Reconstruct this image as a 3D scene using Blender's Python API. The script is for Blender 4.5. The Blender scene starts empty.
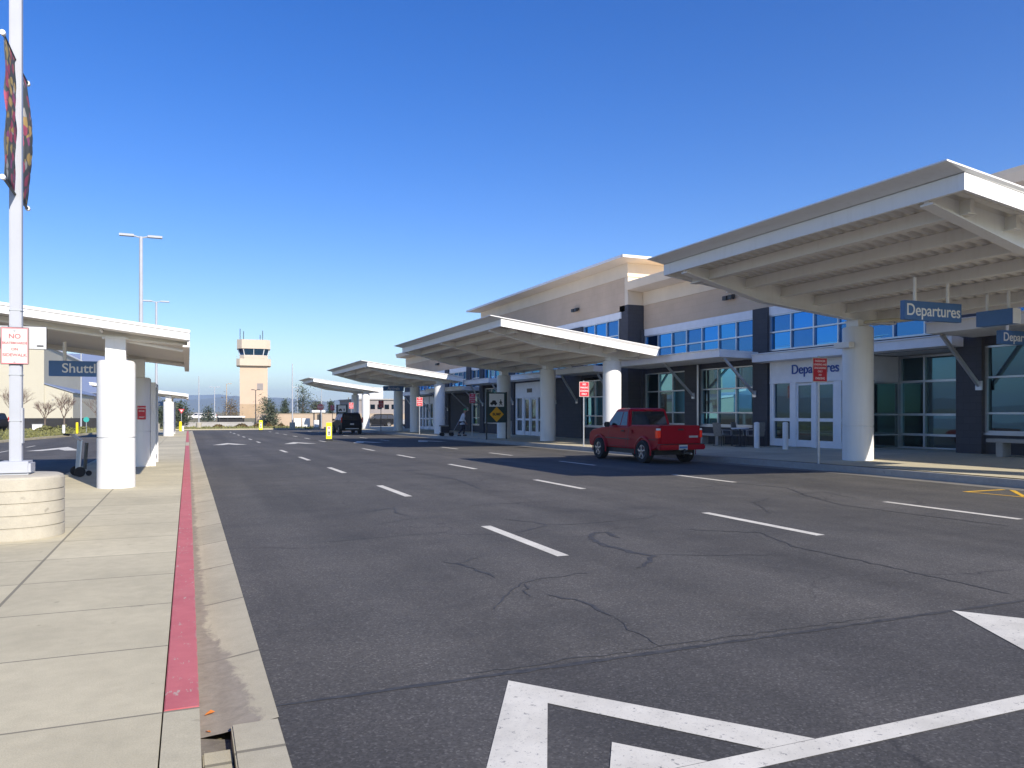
import bpy, bmesh, math, random
from mathutils import Vector, Matrix
random.seed(7)
R = math.radians
sc = bpy.context.scene
COL = sc.collection

# ------------------------------------------------------------------ ground level
def gz(y):
    return -0.0065 * (min(max(y, 15.0), 120.0) - 15.0)

def sw(x, y):                                   # terminal sidewalk, rising gently to the wall
    k = 0.03 + (0.010 - 0.03) * min(max((y - 16) / 10, 0), 1)
    return gz(y) + 0.17 + k * max(0, min(x, 23) - 15.1)

ISL = 0.14                                      # island sidewalk height above the road

# ------------------------------------------------------------------ materials
class NT:
    def __init__(s, name):
        s.m = bpy.data.materials.new(name); s.m.use_nodes = True
        s.t = s.m.node_tree; s.b = s.t.nodes['Principled BSDF']; s.out = s.t.nodes['Material Output']
    def n(s, typ, **k):
        nd = s.t.nodes.new(typ)
        for a, v in k.items():
            if a.startswith('i_'):
                nd.inputs[a[2:].replace('_', ' ')].default_value = v
            else:
                setattr(nd, a, v)
        return nd
    def l(s, a, b): s.t.links.new(a, b)
    def coord(s):
        return s.n('ShaderNodeTexCoord').outputs['Object']
    def pos(s):
        return s.n('ShaderNodeNewGeometry').outputs['Position']
    def math(s, op, a, b=None, c=None):
        nd = s.n('ShaderNodeMath', operation=op)
        for i, v in enumerate((a, b, c)):
            if v is None: continue
            if isinstance(v, (int, float)): nd.inputs[i].default_value = v
            else: s.l(v, nd.inputs[i])
        return nd.outputs[0]
    def noise(s, vec, scale, detail=4, rough=.55, dist=0):
        nd = s.n('ShaderNodeTexNoise')
        nd.inputs['Scale'].default_value = scale; nd.inputs['Detail'].default_value = detail
        nd.inputs['Roughness'].default_value = rough; nd.inputs['Distortion'].default_value = dist
        s.l(vec, nd.inputs['Vector']); return nd.outputs['Fac']
    def ramp(s, fac, stops):
        nd = s.n('ShaderNodeValToRGB'); e = nd.color_ramp.elements
        while len(e) < len(stops): e.new(.5)
        for el, (p, c) in zip(e, stops):
            el.position = p; el.color = (c, c, c, 1) if isinstance(c, (int, float)) else (*c, 1)
        s.l(fac, nd.inputs['Fac']); return nd.outputs['Color']
    def mix(s, fac, a, b, mode='MIX'):
        nd = s.n('ShaderNodeMix', data_type='RGBA', blend_type=mode)
        for i, v in ((0, fac), (6, a), (7, b)):
            if isinstance(v, (int, float)): nd.inputs[i].default_value = v
            elif isinstance(v, tuple): nd.inputs[i].default_value = (*v, 1)
            else: s.l(v, nd.inputs[i])
        return nd.outputs[2]
    def bump(s, h, strength=.3, dist=.02):
        nd = s.n('ShaderNodeBump'); nd.inputs['Strength'].default_value = strength
        nd.inputs['Distance'].default_value = dist
        s.l(h, nd.inputs['Height']); s.l(nd.outputs[0], s.b.inputs['Normal'])
    def set(s, **k):
        for a, v in k.items():
            s.b.inputs[a.replace('_', ' ')].default_value = v
    def col(s, c):
        if isinstance(c, tuple): s.b.inputs['Base Color'].default_value = (*c, 1)
        else: s.l(c, s.b.inputs['Base Color'])

M = {}
def simple(name, c, rough=.6, metal=0, var=.12, scale=3.0, bump=0, coat=0, spec=.5):
    t = NT(name); p = t.coord()
    f = t.noise(p, scale, 5, .6)
    lo = tuple(x * (1 - var) for x in c); hi = tuple(min(1, x * (1 + var)) for x in c)
    t.col(t.ramp(f, [(.3, lo), (.7, hi)]))
    t.set(Roughness=rough, Metallic=metal)
    t.b.inputs['Specular IOR Level'].default_value = spec
    if coat: t.b.inputs['Coat Weight'].default_value = coat; t.b.inputs['Coat Roughness'].default_value = .04
    if bump: t.bump(t.noise(p, scale * 12, 4, .6), bump, .01)
    M[name] = t.m; return t.m

def streaked(name, c, rough):
    t = NT(name); p = t.coord()
    mp = t.n('ShaderNodeMapping'); mp.inputs['Scale'].default_value = (5, 5, .35); t.l(p, mp.inputs['Vector'])
    k = t.ramp(t.noise(p, .9, 5, .6), [(.3, tuple(x * .94 for x in c)), (.7, c)])
    k = t.mix(t.ramp(t.noise(mp.outputs[0], 1.6, 5, .65), [(.52, 0.0), (.75, .22)]), k, tuple(x * y for x, y in zip(c, (.66, .62, .55))))
    k = t.mix(t.ramp(t.noise(p, 22, 3, .6), [(.70, 0.0), (.76, .35)]), k, tuple(x * .5 for x in c))
    t.col(k); t.set(Roughness=rough); M[name] = t.m
streaked('white_paint', (.80, .80, .79), .45)
streaked('white_steel', (.89, .88, .86), .5)
streaked('soffit', (.85, .82, .77), .65)
simple('cream', (.72, .615, .48), .85, var=.06, scale=.7, bump=.1)
simple('pale_trim', (.80, .80, .81), .5, var=.05)
simple('awning_metal', (.80, .80, .80), .5, var=.08, scale=.9)
simple('alu', (.55, .56, .58), .35, metal=.6, var=.05)
simple('galv', (.46, .48, .50), .45, metal=.5, var=.12, scale=9)
simple('pole_paint', (.40, .42, .46), .45, var=.06, scale=2)
simple('dark_metal', (.03, .032, .035), .5, var=.2)
simple('black_rubber', (.015, .015, .016), .8, var=.2, scale=20)
simple('black_plastic', (.02, .02, .022), .55, var=.2)
simple('rim_metal', (.45, .46, .48), .3, metal=.8, var=.05)
simple('truck_red', (.37, .002, .015), .40, var=.06, scale=2.5, coat=.22, spec=.14)
simple('suv_black', (.010, .011, .014), .5, var=.1, spec=.12)
simple('van_white', (.75, .75, .75), .35, var=.05, coat=.5)
simple('van_grey', (.30, .31, .33), .35, var=.05, coat=.5)
simple('car_glass', (.01, .013, .016), .04, var=.05, spec=.9)
simple('lamp_red', (.55, .015, .01), .2, var=.1, coat=.6)
simple('lamp_clear', (.8, .8, .78), .2, var=.05, coat=.6)
simple('sign_red', (.55, .02, .035), .45, var=.05)
simple('sign_red_face', (.52, .018, .04), .45, var=.06)
simple('sign_white', (.60, .575, .53), .5, var=.04)
simple('sign_back', (.50, .52, .54), .4, var=.05, scale=5)
simple('sign_pink', (.72, .25, .27), .5, var=.1)
simple('sign_text_pink', (.42, .10, .12), .5, var=.2, scale=20)
simple('sign_blue', (.065, .165, .38), .45, var=.06)
simple('sign_green', (.012, .045, .045), .5, var=.1)
simple('sign_yellow', (.85, .42, .012), .5, var=.05)
simple('signal_yellow', (.82, .80, .0), .5, var=.04)
simple('bollard_yellow', (.80, .62, .01), .5, var=.06)
simple('text_white', (.82, .82, .82), .5, var=.03)
simple('text_blue', (.025, .08, .32), .5, var=.05)
simple('text_black', (.015, .015, .015), .6, var=.05)
simple('tower_wall', (.55, .42, .31), .85, var=.05, scale=.15)
simple('tower_base', (.42, .31, .20), .9, var=.08, scale=.3)
simple('tower_band', (.55, .47, .37), .85, var=.04, scale=.2)
simple('hangar_cream', (.46, .435, .35), .8, var=.05, scale=.06)
simple('hangar_roof', (.17, .21, .32), .5, var=.05, scale=.05)
simple('hangar_wall_blue', (.24, .27, .35), .6, var=.05, scale=.05)
simple('wall_block', (.44, .35, .26), .9, var=.07, scale=.5)
simple('annex_wall', (.28, .25, .24), .85, var=.1, scale=.3)
simple('fence_black', (.018, .018, .02), .8, var=.3, scale=1)
simple('bark', (.16, .125, .10), .95, var=.25, scale=6)
simple('twig', (.15, .095, .075), .95, var=.25, scale=4)
simple('leaf_dark', (.045, .065, .035), .8, var=.5, scale=.8)
simple('leaf_grey', (.085, .10, .06), .8, var=.4, scale=.8)
simple('leaf_brown', (.13, .09, .035), .85, var=.4, scale=.8)
simple('grass_blade', (.17, .17, .06), .9, var=.35, scale=.25)
simple('skin', (.50, .28, .20), .6, var=.06)
simple('shirt', (.62, .60, .60), .85, var=.08, scale=8)
simple('trouser', (.02, .022, .04), .85, var=.2, scale=8)
simple('cap_green', (.03, .36, .13), .7, var=.1)
simple('luggage_dark', (.02, .02, .026), .7, var=.2, scale=8)
simple('leaf_orange', (.45, .14, .02), .8, var=.3, scale=60)

simple('wicker', (.20, .19, .17), .7, var=.2, scale=14)
simple('warm_pipe', (.60, .52, .36), .6, var=.08)
simple('paint_yellow', (.68, .40, .03), .7, var=.2, scale=6)

def glass(name, tint, base, fac):
    t = NT(name)
    t.col(base); t.set(Roughness=.15)
    p = t.coord()
    g = t.n('ShaderNodeBsdfGlossy'); g.inputs['Color'].default_value = (*tint, 1); g.inputs['Roughness'].default_value = .015
    bn = t.n('ShaderNodeBump'); bn.inputs['Strength'].default_value = .05; bn.inputs['Distance'].default_value = .02
    t.l(t.noise(p, .9, 2, .4), bn.inputs['Height']); t.l(bn.outputs[0], g.inputs['Normal'])
    fr = t.n('ShaderNodeFresnel'); fr.inputs['IOR'].default_value = 1.5
    f = t.math('ADD', t.math('MULTIPLY', fr.outputs[0], 1 - fac), fac)
    mx = t.n('ShaderNodeMixShader'); t.l(f, mx.inputs[0]); t.l(t.b.outputs[0], mx.inputs[1]); t.l(g.outputs[0], mx.inputs[2])
    t.l(mx.outputs[0], t.out.inputs['Surface']); M[name] = t.m
glass('glass_blue', (.048, .205, .48), (.004, .018, .045), .60)
glass('glass_teal', (.13, .31, .41), (.003, .009, .011), .17)
glass('glass_dark', (.22, .36, .44), (.004, .006, .009), .25)

def mk_asphalt():
    t = NT('asphalt'); p = t.pos()
    sep = t.n('ShaderNodeSeparateXYZ'); t.l(p, sep.inputs[0])
    big = t.noise(p, .16, 4, .6, .4)
    mid = t.noise(p, 1.1, 5, .65)
    c = t.ramp(big, [(.30, (.056, .055, .053)), (.70, (.118, .110, .098))])
    c = t.mix(.45, c, t.ramp(mid, [(.3, (.058, .057, .055)), (.72, (.122, .114, .102))]))
    # long streaks along the lanes (tyre tracks and drips)
    mp = t.n('ShaderNodeMapping'); mp.inputs['Scale'].default_value = (1.1, .05, 1); t.l(p, mp.inputs['Vector'])
    st = t.noise(mp.outputs[0], 1.0, 3, .5)
    c = t.mix(1.0, c, t.ramp(st, [(.3, .78), (.7, 1.16)]), 'MULTIPLY')
    # aggregate
    v = t.n('ShaderNodeTexVoronoi'); v.inputs['Scale'].default_value = 85; t.l(p, v.inputs['Vector'])
    sp = t.n('ShaderNodeSeparateColor'); t.l(v.outputs['Color'], sp.inputs[0])
    c = t.mix(1.0, c, t.ramp(sp.outputs[0], [(0, .70), (.55, .97), (.88, 1.15), (1, 1.75)]), 'MULTIPLY')
    # the older, darker paving on the near side of the seam
    c = t.mix(t.math('LESS_THAN', sep.outputs[1], 4.24), c, t.mix(1.0, c, (.84, .85, .88), 'MULTIPLY'))
    # oil drips down the lane centres
    lane = t.math('ABSOLUTE', t.math('SUBTRACT', t.math('FRACT', t.math('DIVIDE', t.math('ADD', sep.outputs[0], -.06), 3.65)), .5))
    oil = t.math('MULTIPLY', t.ramp(lane, [(.02, 1.0), (.16, 0.0)]), t.ramp(t.noise(p, .9, 4, .65), [(.42, 0.0), (.7, .42)]))
    c = t.mix(oil, c, (.032, .032, .033))
    c = t.mix(t.ramp(t.noise(p, 5.5, 3, .6), [(.70, 0.0), (.76, .5)]), c, (.036, .036, .037))
    # hairline cracks
    wp = t.n('ShaderNodeVectorMath', operation='ADD'); t.l(p, wp.inputs[0])
    nz = t.n('ShaderNodeTexNoise'); nz.inputs['Scale'].default_value = 1.3; nz.inputs['Detail'].default_value = 5; t.l(p, nz.inputs['Vector'])
    sc_ = t.n('ShaderNodeVectorMath', operation='SCALE'); sc_.inputs['Scale'].default_value = .9; t.l(nz.outputs['Color'], sc_.inputs[0])
    t.l(sc_.outputs[0], wp.inputs[1])
    ve = t.n('ShaderNodeTexVoronoi', feature='DISTANCE_TO_EDGE'); ve.inputs['Scale'].default_value = .30; t.l(wp.outputs[0], ve.inputs['Vector'])
    lim = t.ramp(t.noise(p, .33, 2, .5), [(.45, 0.0), (.62, 1.0)])
    crack = t.math('MULTIPLY', t.ramp(ve.outputs['Distance'], [(0.0, 1.0), (.006, 0.0)]), lim)
    c = t.mix(t.math('MULTIPLY', crack, .75), c, (.022, .022, .024))
    # fine alligator crazing in places
    ve2 = t.n('ShaderNodeTexVoronoi', feature='DISTANCE_TO_EDGE'); ve2.inputs['Scale'].default_value = 1.6; t.l(wp.outputs[0], ve2.inputs['Vector'])
    lim2 = t.ramp(t.noise(p, .21, 2, .5), [(.56, 0.0), (.68, .5)])
    c = t.mix(t.math('MULTIPLY', t.ramp(ve2.outputs['Distance'], [(0.0, 1.0), (.02, 0.0)]), lim2), c, (.03, .03, .032))
    t.col(c); t.set(Roughness=.88); t.b.inputs['Specular IOR Level'].default_value = .35
    t.bump(sp.outputs[1], .35, .006); M['asphalt'] = t.m
mk_asphalt()

def mk_concrete(name, base, jx=None, jy=None, x0=0, y0=0, stain=True, width=.012):
    t = NT(name); p = t.pos()
    sep = t.n('ShaderNodeSeparateXYZ'); t.l(p, sep.inputs[0])
    a = tuple(x * .82 for x in base); b = tuple(min(1, x * 1.12) for x in base)
    c = t.ramp(t.noise(p, .8, 6, .65, .3), [(.3, a), (.7, b)])
    c = t.mix(.35, c, t.ramp(t.noise(p, 9, 4, .6), [(.35, a), (.65, b)]))
    c = t.mix(1.0, c, t.ramp(t.noise(p, 150, 2, .6), [(.3, .86), (.7, 1.1)]), 'MULTIPLY')
    if stain:
        c = t.mix(t.ramp(t.noise(p, .55, 5, .7, .6), [(.60, 0.0), (.74, .38)]), c, tuple(x * .5 for x in base))
        c = t.mix(t.ramp(t.noise(p, 7.5, 3, .5), [(.69, 0.0), (.75, .5)]), c, tuple(x * .4 for x in base))
    c = t.mix(t.ramp(t.noise(p, .28, 5, .65, .4), [(.42, 0.0), (.7, .42)]), c, tuple(x * .62 for x in base))
    joint = None
    cells = []
    for axis, per, off in ((0, jx, x0), (1, jy, y0)):
        if not per: continue
        q = t.math('DIVIDE', t.math('SUBTRACT', sep.outputs[axis], off), per)
        cells.append(t.math('FLOOR', q))
        d = t.math('MULTIPLY', t.math('SUBTRACT', .5, t.math('ABSOLUTE', t.math('SUBTRACT', t.math('FRACT', q), .5))), per)
        e = t.math('LESS_THAN', d, width if axis == 0 else width * .7)
        joint = e if joint is None else t.math('MAXIMUM', joint, e)
    if cells:
        cb = t.n('ShaderNodeCombineXYZ')
        for i, q in enumerate(cells): t.l(q, cb.inputs[i])
        wn = t.n('ShaderNodeTexWhiteNoise'); t.l(cb.outputs[0], wn.inputs['Vector'])
        c = t.mix(1.0, c, t.ramp(wn.outputs['Value'], [(0, .90), (1, 1.07)]), 'MULTIPLY')
        c = t.mix(t.math('MULTIPLY', joint, .72), c, (.11, .10, .075))
    t.col(c); t.set(Roughness=.9); t.bump(t.noise(p, 60, 4, .6), .2, .006)
    M[name] = t.m
    return t
mk_concrete('walk_concrete', (.53, .475, .325), 1.31, 1.13, -1.26, 3.98)
mk_concrete('far_walk', (.56, .50, .35), 2.4, 2.4, 15.2, 0)
mk_concrete('kerb_concrete', (.51, .46, .32), None, 3.05, 0, 3.98, width=.02)
mk_concrete('gutter_concrete', (.45, .41, .30), None, 1.55, 0, 3.72, width=.02)
mk_concrete('planter_concrete', (.45, .415, .335), None, None)
mk_concrete('grey_concrete', (.36, .35, .33), None, None)
mk_concrete('worn_gutter', (.20, .19, .17), None, 3.05, 0, 1.2)

def mk_gutter():
    m = mk_concrete('gutter_pan', (.48, .435, .31), None, 1.55, 0, 3.72, width=.02)
    t = m; p = t.pos(); sep = t.n('ShaderNodeSeparateXYZ'); t.l(p, sep.inputs[0])
    c0 = t.b.inputs['Base Color'].links[0].from_socket
    # silt washed along the kerb, widening towards the inlet
    wdt = t.ramp(t.math('DIVIDE', sep.outputs[1], 10.0), [(.40, .27), (.50, .20), (.60, .07), (1.0, .035)])
    mp = t.n('ShaderNodeMapping'); mp.inputs['Scale'].default_value = (1, .55, 1); t.l(p, mp.inputs['Vector'])
    ns = t.noise(mp.outputs[0], 9, 6, .7, .5)
    d = t.math('SUBTRACT', t.math('SUBTRACT', sep.outputs[0], .05), t.math('ADD', wdt, t.math('MULTIPLY', t.math('SUBTRACT', ns, .5), .24)))
    mk = t.ramp(d, [(0.0, 1.0), (.035, 0.0)])
    dirt = t.ramp(t.noise(p, 14, 6, .7, .5), [(.3, (.19, .165, .13)), (.7, (.31, .275, .22))])
    dirt = t.mix(t.ramp(t.noise(p, 90, 2), [(.68, 0.0), (.76, .6)]), dirt, (.42, .39, .32))
    t.col(t.mix(t.math('MULTIPLY', mk, .85), c0, dirt))
def mk_mud():
    t = NT('gutter_dirt'); p = t.pos()
    c = t.ramp(t.noise(p, 6, 6, .7, .5), [(.3, (.11, .095, .075)), (.7, (.22, .195, .155))])
    c = t.mix(t.ramp(t.noise(p, 90, 2), [(.7, 0.0), (.78, .6)]), c, (.4, .37, .3))
    t.col(c); t.set(Roughness=.95); t.bump(t.noise(p, 40, 4), .5, .01); M['gutter_dirt'] = t.m
mk_mud(); mk_gutter()

def mk_kerbpaint():
    t = NT('curb_red'); p = t.pos()
    c = t.ramp(t.noise(p, 3.5, 6, .65), [(.3, (.43, .105, .115)), (.7, (.53, .15, .155))])
    c = t.mix(t.ramp(t.noise(p, 1.2, 5, .7, .5), [(.55, 0.0), (.75, .35)]), c, (.40, .21, .19))
    mp = t.n('ShaderNodeMapping'); mp.inputs['Scale'].default_value = (1, .35, 1); t.l(p, mp.inputs['Vector'])
    c = t.mix(t.ramp(t.noise(mp.outputs[0], 30, 4, .7), [(.62, 0.0), (.66, .8)]), c, (.42, .37, .31))
    sep = t.n('ShaderNodeSeparateXYZ'); t.l(p, sep.inputs[0])
    e = t.math('ADD', sep.outputs[0], t.math('MULTIPLY', t.math('SUBTRACT', t.noise(p, 11, 5, .7), .5), .06))
    c = t.mix(t.ramp(e, [(.046, 0.0), (.054, .8)]), c, (.34, .27, .235))
    t.col(c); t.set(Roughness=.85); t.bump(t.noise(p, 45, 4, .6), .25, .006); M['curb_red'] = t.m
mk_kerbpaint()

def mk_roadpaint():
    t = NT('road_paint'); p = t.pos()
    f = t.noise(p, 26, 5, .75)
    c = t.ramp(t.noise(p, 2.5, 4, .6), [(.3, (.53, .505, .43)), (.7, (.69, .66, .57))])
    c = t.mix(t.ramp(f, [(.60, 0.0), (.66, .85)]), c, (.13, .13, .13))
    c = t.mix(t.ramp(t.noise(p, 110, 3, .6), [(.62, 0.0), (.7, .55)]), c, (.16, .16, .16))
    c = t.mix(t.ramp(t.noise(p, 1.3, 5, .7, .8), [(.52, 0.0), (.72, .32)]), c, (.22, .22, .22))
    t.col(c); t.set(Roughness=.75); M['road_paint'] = t.m
mk_roadpaint()

def mk_seal():
    t = NT('tar_seal'); p = t.pos()
    t.col(t.ramp(t.noise(p, 14, 4, .6), [(.3, (.030, .030, .030)), (.7, (.066, .065, .063))]))
    t.set(Roughness=.7); M['tar_seal'] = t.m
mk_seal()

def mk_tan():
    t = NT('tan_wall'); p = t.pos()
    br = t.n('ShaderNodeTexBrick'); br.inputs['Scale'].default_value = 1; br.inputs['Mortar Size'].default_value = .006
    br.inputs['Brick Width'].default_value = .6; br.inputs['Row Height'].default_value = .3
    br.inputs['Color1'].default_value = (.57, .435, .31, 1); br.inputs['Color2'].default_value = (.59, .45, .325, 1); br.inputs['Mortar'].default_value = (.52, .39, .28, 1)
    sep = t.n('ShaderNodeSeparateXYZ'); t.l(p, sep.inputs[0]); cb = t.n('ShaderNodeCombineXYZ')
    t.l(t.math('ADD', sep.outputs[1], sep.outputs[0]), cb.inputs[0]); t.l(sep.outputs[2], cb.inputs[1]); t.l(cb.outputs[0], br.inputs['Vector'])
    c = t.mix(1.0, br.outputs['Color'], t.ramp(t.noise(p, .5, 4, .6), [(.3, .92), (.7, 1.08)]), 'MULTIPLY')
    t.col(c); t.set(Roughness=.9); M['tan_wall'] = t.m
    t = NT('dark_block'); p = t.pos()
    br = t.n('ShaderNodeTexBrick'); br.inputs['Scale'].default_value = 1; br.inputs['Mortar Size'].default_value = .008
    br.inputs['Brick Width'].default_value = .4; br.inputs['Row Height'].default_value = .2
    br.inputs['Color1'].default_value = (.058, .058, .068, 1); br.inputs['Color2'].default_value = (.066, .066, .076, 1); br.inputs['Mortar'].default_value = (.050, .050, .058, 1)
    sep = t.n('ShaderNodeSeparateXYZ'); t.l(p, sep.inputs[0]); cb = t.n('ShaderNodeCombineXYZ')
    t.l(t.math('ADD', sep.outputs[1], sep.outputs[0]), cb.inputs[0]); t.l(sep.outputs[2], cb.inputs[1]); t.l(cb.outputs[0], br.inputs['Vector'])
    t.col(br.outputs['Color']); t.set(Roughness=.85); t.bump(t.noise(p, 30, 3), .3, .01); M['dark_block'] = t.m
mk_tan()

def mk_terrain():
    t = NT('terrain_soil'); p = t.pos()
    c = t.ramp(t.noise(p, .05, 6, .6), [(.3, (.17, .155, .075)), (.55, (.20, .17, .10)), (.75, (.13, .14, .055))])
    c = t.mix(.5, c, t.ramp(t.noise(p, 1.5, 5, .7), [(.3, (.10, .105, .04)), (.7, (.26, .22, .12))]))
    t.col(c); t.set(Roughness=.95); M['terrain_soil'] = t.m
    t = NT('grass_bed'); p = t.pos()
    c = t.ramp(t.noise(p, .9, 6, .7), [(.3, (.075, .10, .028)), (.6, (.16, .165, .06)), (.8, (.24, .20, .10))])
    t.col(c); t.set(Roughness=.95); t.bump(t.noise(p, 5, 5), .6, .1); M['grass_bed'] = t.m
    t = NT('hill_scrub'); p = t.pos()
    c = t.ramp(t.noise(p, .004, 6, .65), [(.35, (.030, .040, .026)), (.6, (.07, .075, .04)), (.8, (.12, .11, .07))])
    t.col(c); t.set(Roughness=.95); M['hill_scrub'] = t.m
mk_terrain()

def mk_banner():
    t = NT('banner_cloth'); p = t.coord()
    v = t.n('ShaderNodeTexVoronoi'); v.inputs['Scale'].default_value = 9; t.l(p, v.inputs['Vector'])
    s = t.n('ShaderNodeSeparateColor'); t.l(v.outputs['Color'], s.inputs[0])
    nd = t.n('ShaderNodeValToRGB'); nd.color_ramp.interpolation = 'CONSTANT'
    st = [(0, (.03, .05, .06)), (.26, (.55, .03, .12)), (.48, (.70, .45, .10)), (.62, (.02, .05, .05)), (.74, (.62, .58, .50)), (.84, (.45, .05, .25)), (.92, (.70, .50, .12))]
    e = nd.color_ramp.elements
    while len(e) < len(st): e.new(.5)
    for el, (q, c) in zip(e, st): el.position = q; el.color = (*c, 1)
    t.l(s.outputs[0], nd.inputs[0])
    c = t.mix(t.ramp(v.outputs['Distance'], [(.52, 0.0), (.66, 1.0)]), nd.outputs[0], (.04, .055, .06))
    c = t.mix(.18, c, (.62, .58, .55))
    t.col(c); t.set(Roughness=.8)
    tr = t.n('ShaderNodeBsdfTranslucent'); t.l(c, tr.inputs[0])
    mx = t.n('ShaderNodeMixShader'); mx.inputs[0].default_value = .3
    t.l(t.b.outputs[0], mx.inputs[1]); t.l(tr.outputs[0], mx.inputs[2]); t.l(mx.outputs[0], t.out.inputs['Surface'])
    M['banner_cloth'] = t.m
mk_banner()

# ------------------------------------------------------------------ mesh building
class MB:
    def __init__(s): s.v = []; s.f = []
    def add(s, vs, fs):
        o = len(s.v); s.v += [tuple(p) for p in vs]; s.f += [tuple(i + o for i in f) for f in fs]; return s
    def box(s, x0, x1, y0, y1, z0, z1, zf=None):
        # zf: optional function adding to z
        vs = [(x, y, z) for z in (z0, z1) for y in (y0, y1) for x in (x0, x1)]
        if zf: vs = [(x, y, z + zf(x, y)) for x, y, z in vs]
        return s.add(vs, [(0, 2, 3, 1), (4, 5, 7, 6), (0, 1, 5, 4), (2, 6, 7, 3), (0, 4, 6, 2), (1, 3, 7, 5)])
    def cbox(s, c, d, rz=0):
        m = Matrix.Rotation(rz, 3, 'Z'); c = Vector(c)
        vs = [c + m @ Vector((sx * d[0] / 2, sy * d[1] / 2, sz * d[2] / 2)) for sz in (-1, 1) for sy in (-1, 1) for sx in (-1, 1)]
        return s.add(vs, [(0, 2, 3, 1), (4, 5, 7, 6), (0, 1, 5, 4), (2, 6, 7, 3), (0, 4, 6, 2), (1, 3, 7, 5)])
    def tube(s, pts, rad, n=10, caps=True):
        pts = [Vector(p) for p in pts]; rings = []
        rr = rad if isinstance(rad, (list, tuple)) else [rad] * len(pts)
        o = len(s.v)
        for i, p in enumerate(pts):
            d = (pts[min(i + 1, len(pts) - 1)] - pts[max(i - 1, 0)])
            d = d.normalized() if d.length > 1e-9 else Vector((0, 0, 1))
            u = d.cross(Vector((0, 0, 1)) if abs(d.z) < .95 else Vector((0, 1, 0))).normalized(); w = u.cross(d)
            for k in range(n):
                a = 2 * math.pi * k / n
                s.v.append(tuple(p + (u * math.cos(a) + w * math.sin(a)) * rr[i]))
        for i in range(len(pts) - 1):
            for k in range(n):
                a = o + i * n + k; b = o + i * n + (k + 1) % n
                s.f.append((a, a + n, b + n, b))
        if caps:
            s.f.append(tuple(o + k for k in range(n))); s.f.append(tuple(o + (len(pts) - 1) * n + k for k in reversed(range(n))))
        return s
    def beam(s, a, b, w, h):
        a = Vector(a); b = Vector(b); d = (b - a).normalized()
        u = d.cross(Vector((0, 0, 1))).normalized() if abs(d.z) < .99 else Vector((1, 0, 0)); q = u.cross(d)
        vs = [p + u * (sx * w / 2) + q * (sz * h / 2) for p in (a, b) for sz in (-1, 1) for sx in (-1, 1)]
        return s.add(vs, [(0, 2, 3, 1), (4, 5, 7, 6), (0, 1, 5, 4), (2, 6, 7, 3), (0, 4, 6, 2), (1, 3, 7, 5)])
    def lathe(s, c, prof, n=32):
        o = len(s.v); c = Vector(c)
        for r, z in prof:
            for k in range(n):
                a = 2 * math.pi * k / n; s.v.append((c.x + r * math.cos(a), c.y + r * math.sin(a), c.z + z))
        for i in range(len(prof) - 1):
            for k in range(n):
                a = o + i * n + k; b = o + i * n + (k + 1) % n
                s.f.append((a, b, b + n, a + n))
        s.f.append(tuple(o + k for k in reversed(range(n)))); s.f.append(tuple(o + (len(prof) - 1) * n + k for k in range(n)))
        return s
    def prism(s, poly, axis, a, b):
        # poly in the two other axes, extruded on `axis` from a to b
        def P(u, v, w):
            return {'X': (w, u, v), 'Y': (u, w, v), 'Z': (u, v, w)}[axis]
        n = len(poly); vs = [P(u, v, a) for u, v in poly] + [P(u, v, b) for u, v in poly]
        return s.add(vs, [tuple(range(n)), tuple(range(2 * n - 1, n - 1, -1))] + [(i, i + n, (i + 1) % n + n, (i + 1) % n) for i in range(n)])
    def quad(s, a, b, c, d): return s.add([a, b, c, d], [(0, 1, 2, 3)])

def mesh_from(name, mb, mat, smooth=False, bevel=0, fixn=True, seg=2):
    me = bpy.data.meshes.new(name); me.from_pydata(mb.v, [], mb.f)
    bm = bmesh.new(); bm.from_mesh(me)
    if fixn: bmesh.ops.recalc_face_normals(bm, faces=bm.faces)
    if bevel:
        ed = [e for e in bm.edges if len(e.link_faces) == 2 and e.calc_face_angle(0) > .6]
        bmesh.ops.bevel(bm, geom=ed, offset=bevel, segments=seg, affect='EDGES', clamp_overlap=True)
    bm.to_mesh(me); bm.free()
    me.materials.append(M[mat])
    if smooth:
        for p in me.polygons: p.use_smooth = True
        try: me.set_sharp_from_angle(angle=R(35))
        except Exception: pass
    return me

def obj(name, mb, mat, parent=None, label=None, **k):
    o = bpy.data.objects.new(name, mesh_from(name, mb, mat, **k)); COL.objects.link(o)
    if parent: o.parent = parent
    if label: o['label'] = label
    return o

def tag(o, label, cat, group=None):
    o['label'] = label; o['category'] = cat
    if group: o['group'] = group
    return o

def thing(name, label, cat, loc=(0, 0, 0), rz=0, group=None):
    o = bpy.data.objects.new(name, None); COL.objects.link(o); o.empty_display_size = .2
    o.location = loc; o.rotation_euler = (0, 0, rz)
    return tag(o, label, cat, group)

def struct(name, mb, mat, kind='structure', **k):
    o = obj(name, mb, mat, **k); o['kind'] = kind; return o

def dup(root, loc, rz=None, label=None, group=None, scale=None):
    r = root.copy(); COL.objects.link(r); r.location = loc
    if rz is not None: r.rotation_euler = (0, 0, rz)
    if label: r['label'] = label
    if group: r['group'] = group
    if scale: r.scale = scale
    for ch in list(root.children):
        c = ch.copy(); COL.objects.link(c); c.parent = r
        for g in ch.children:
            d = g.copy(); COL.objects.link(d); d.parent = c
    return r

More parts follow.
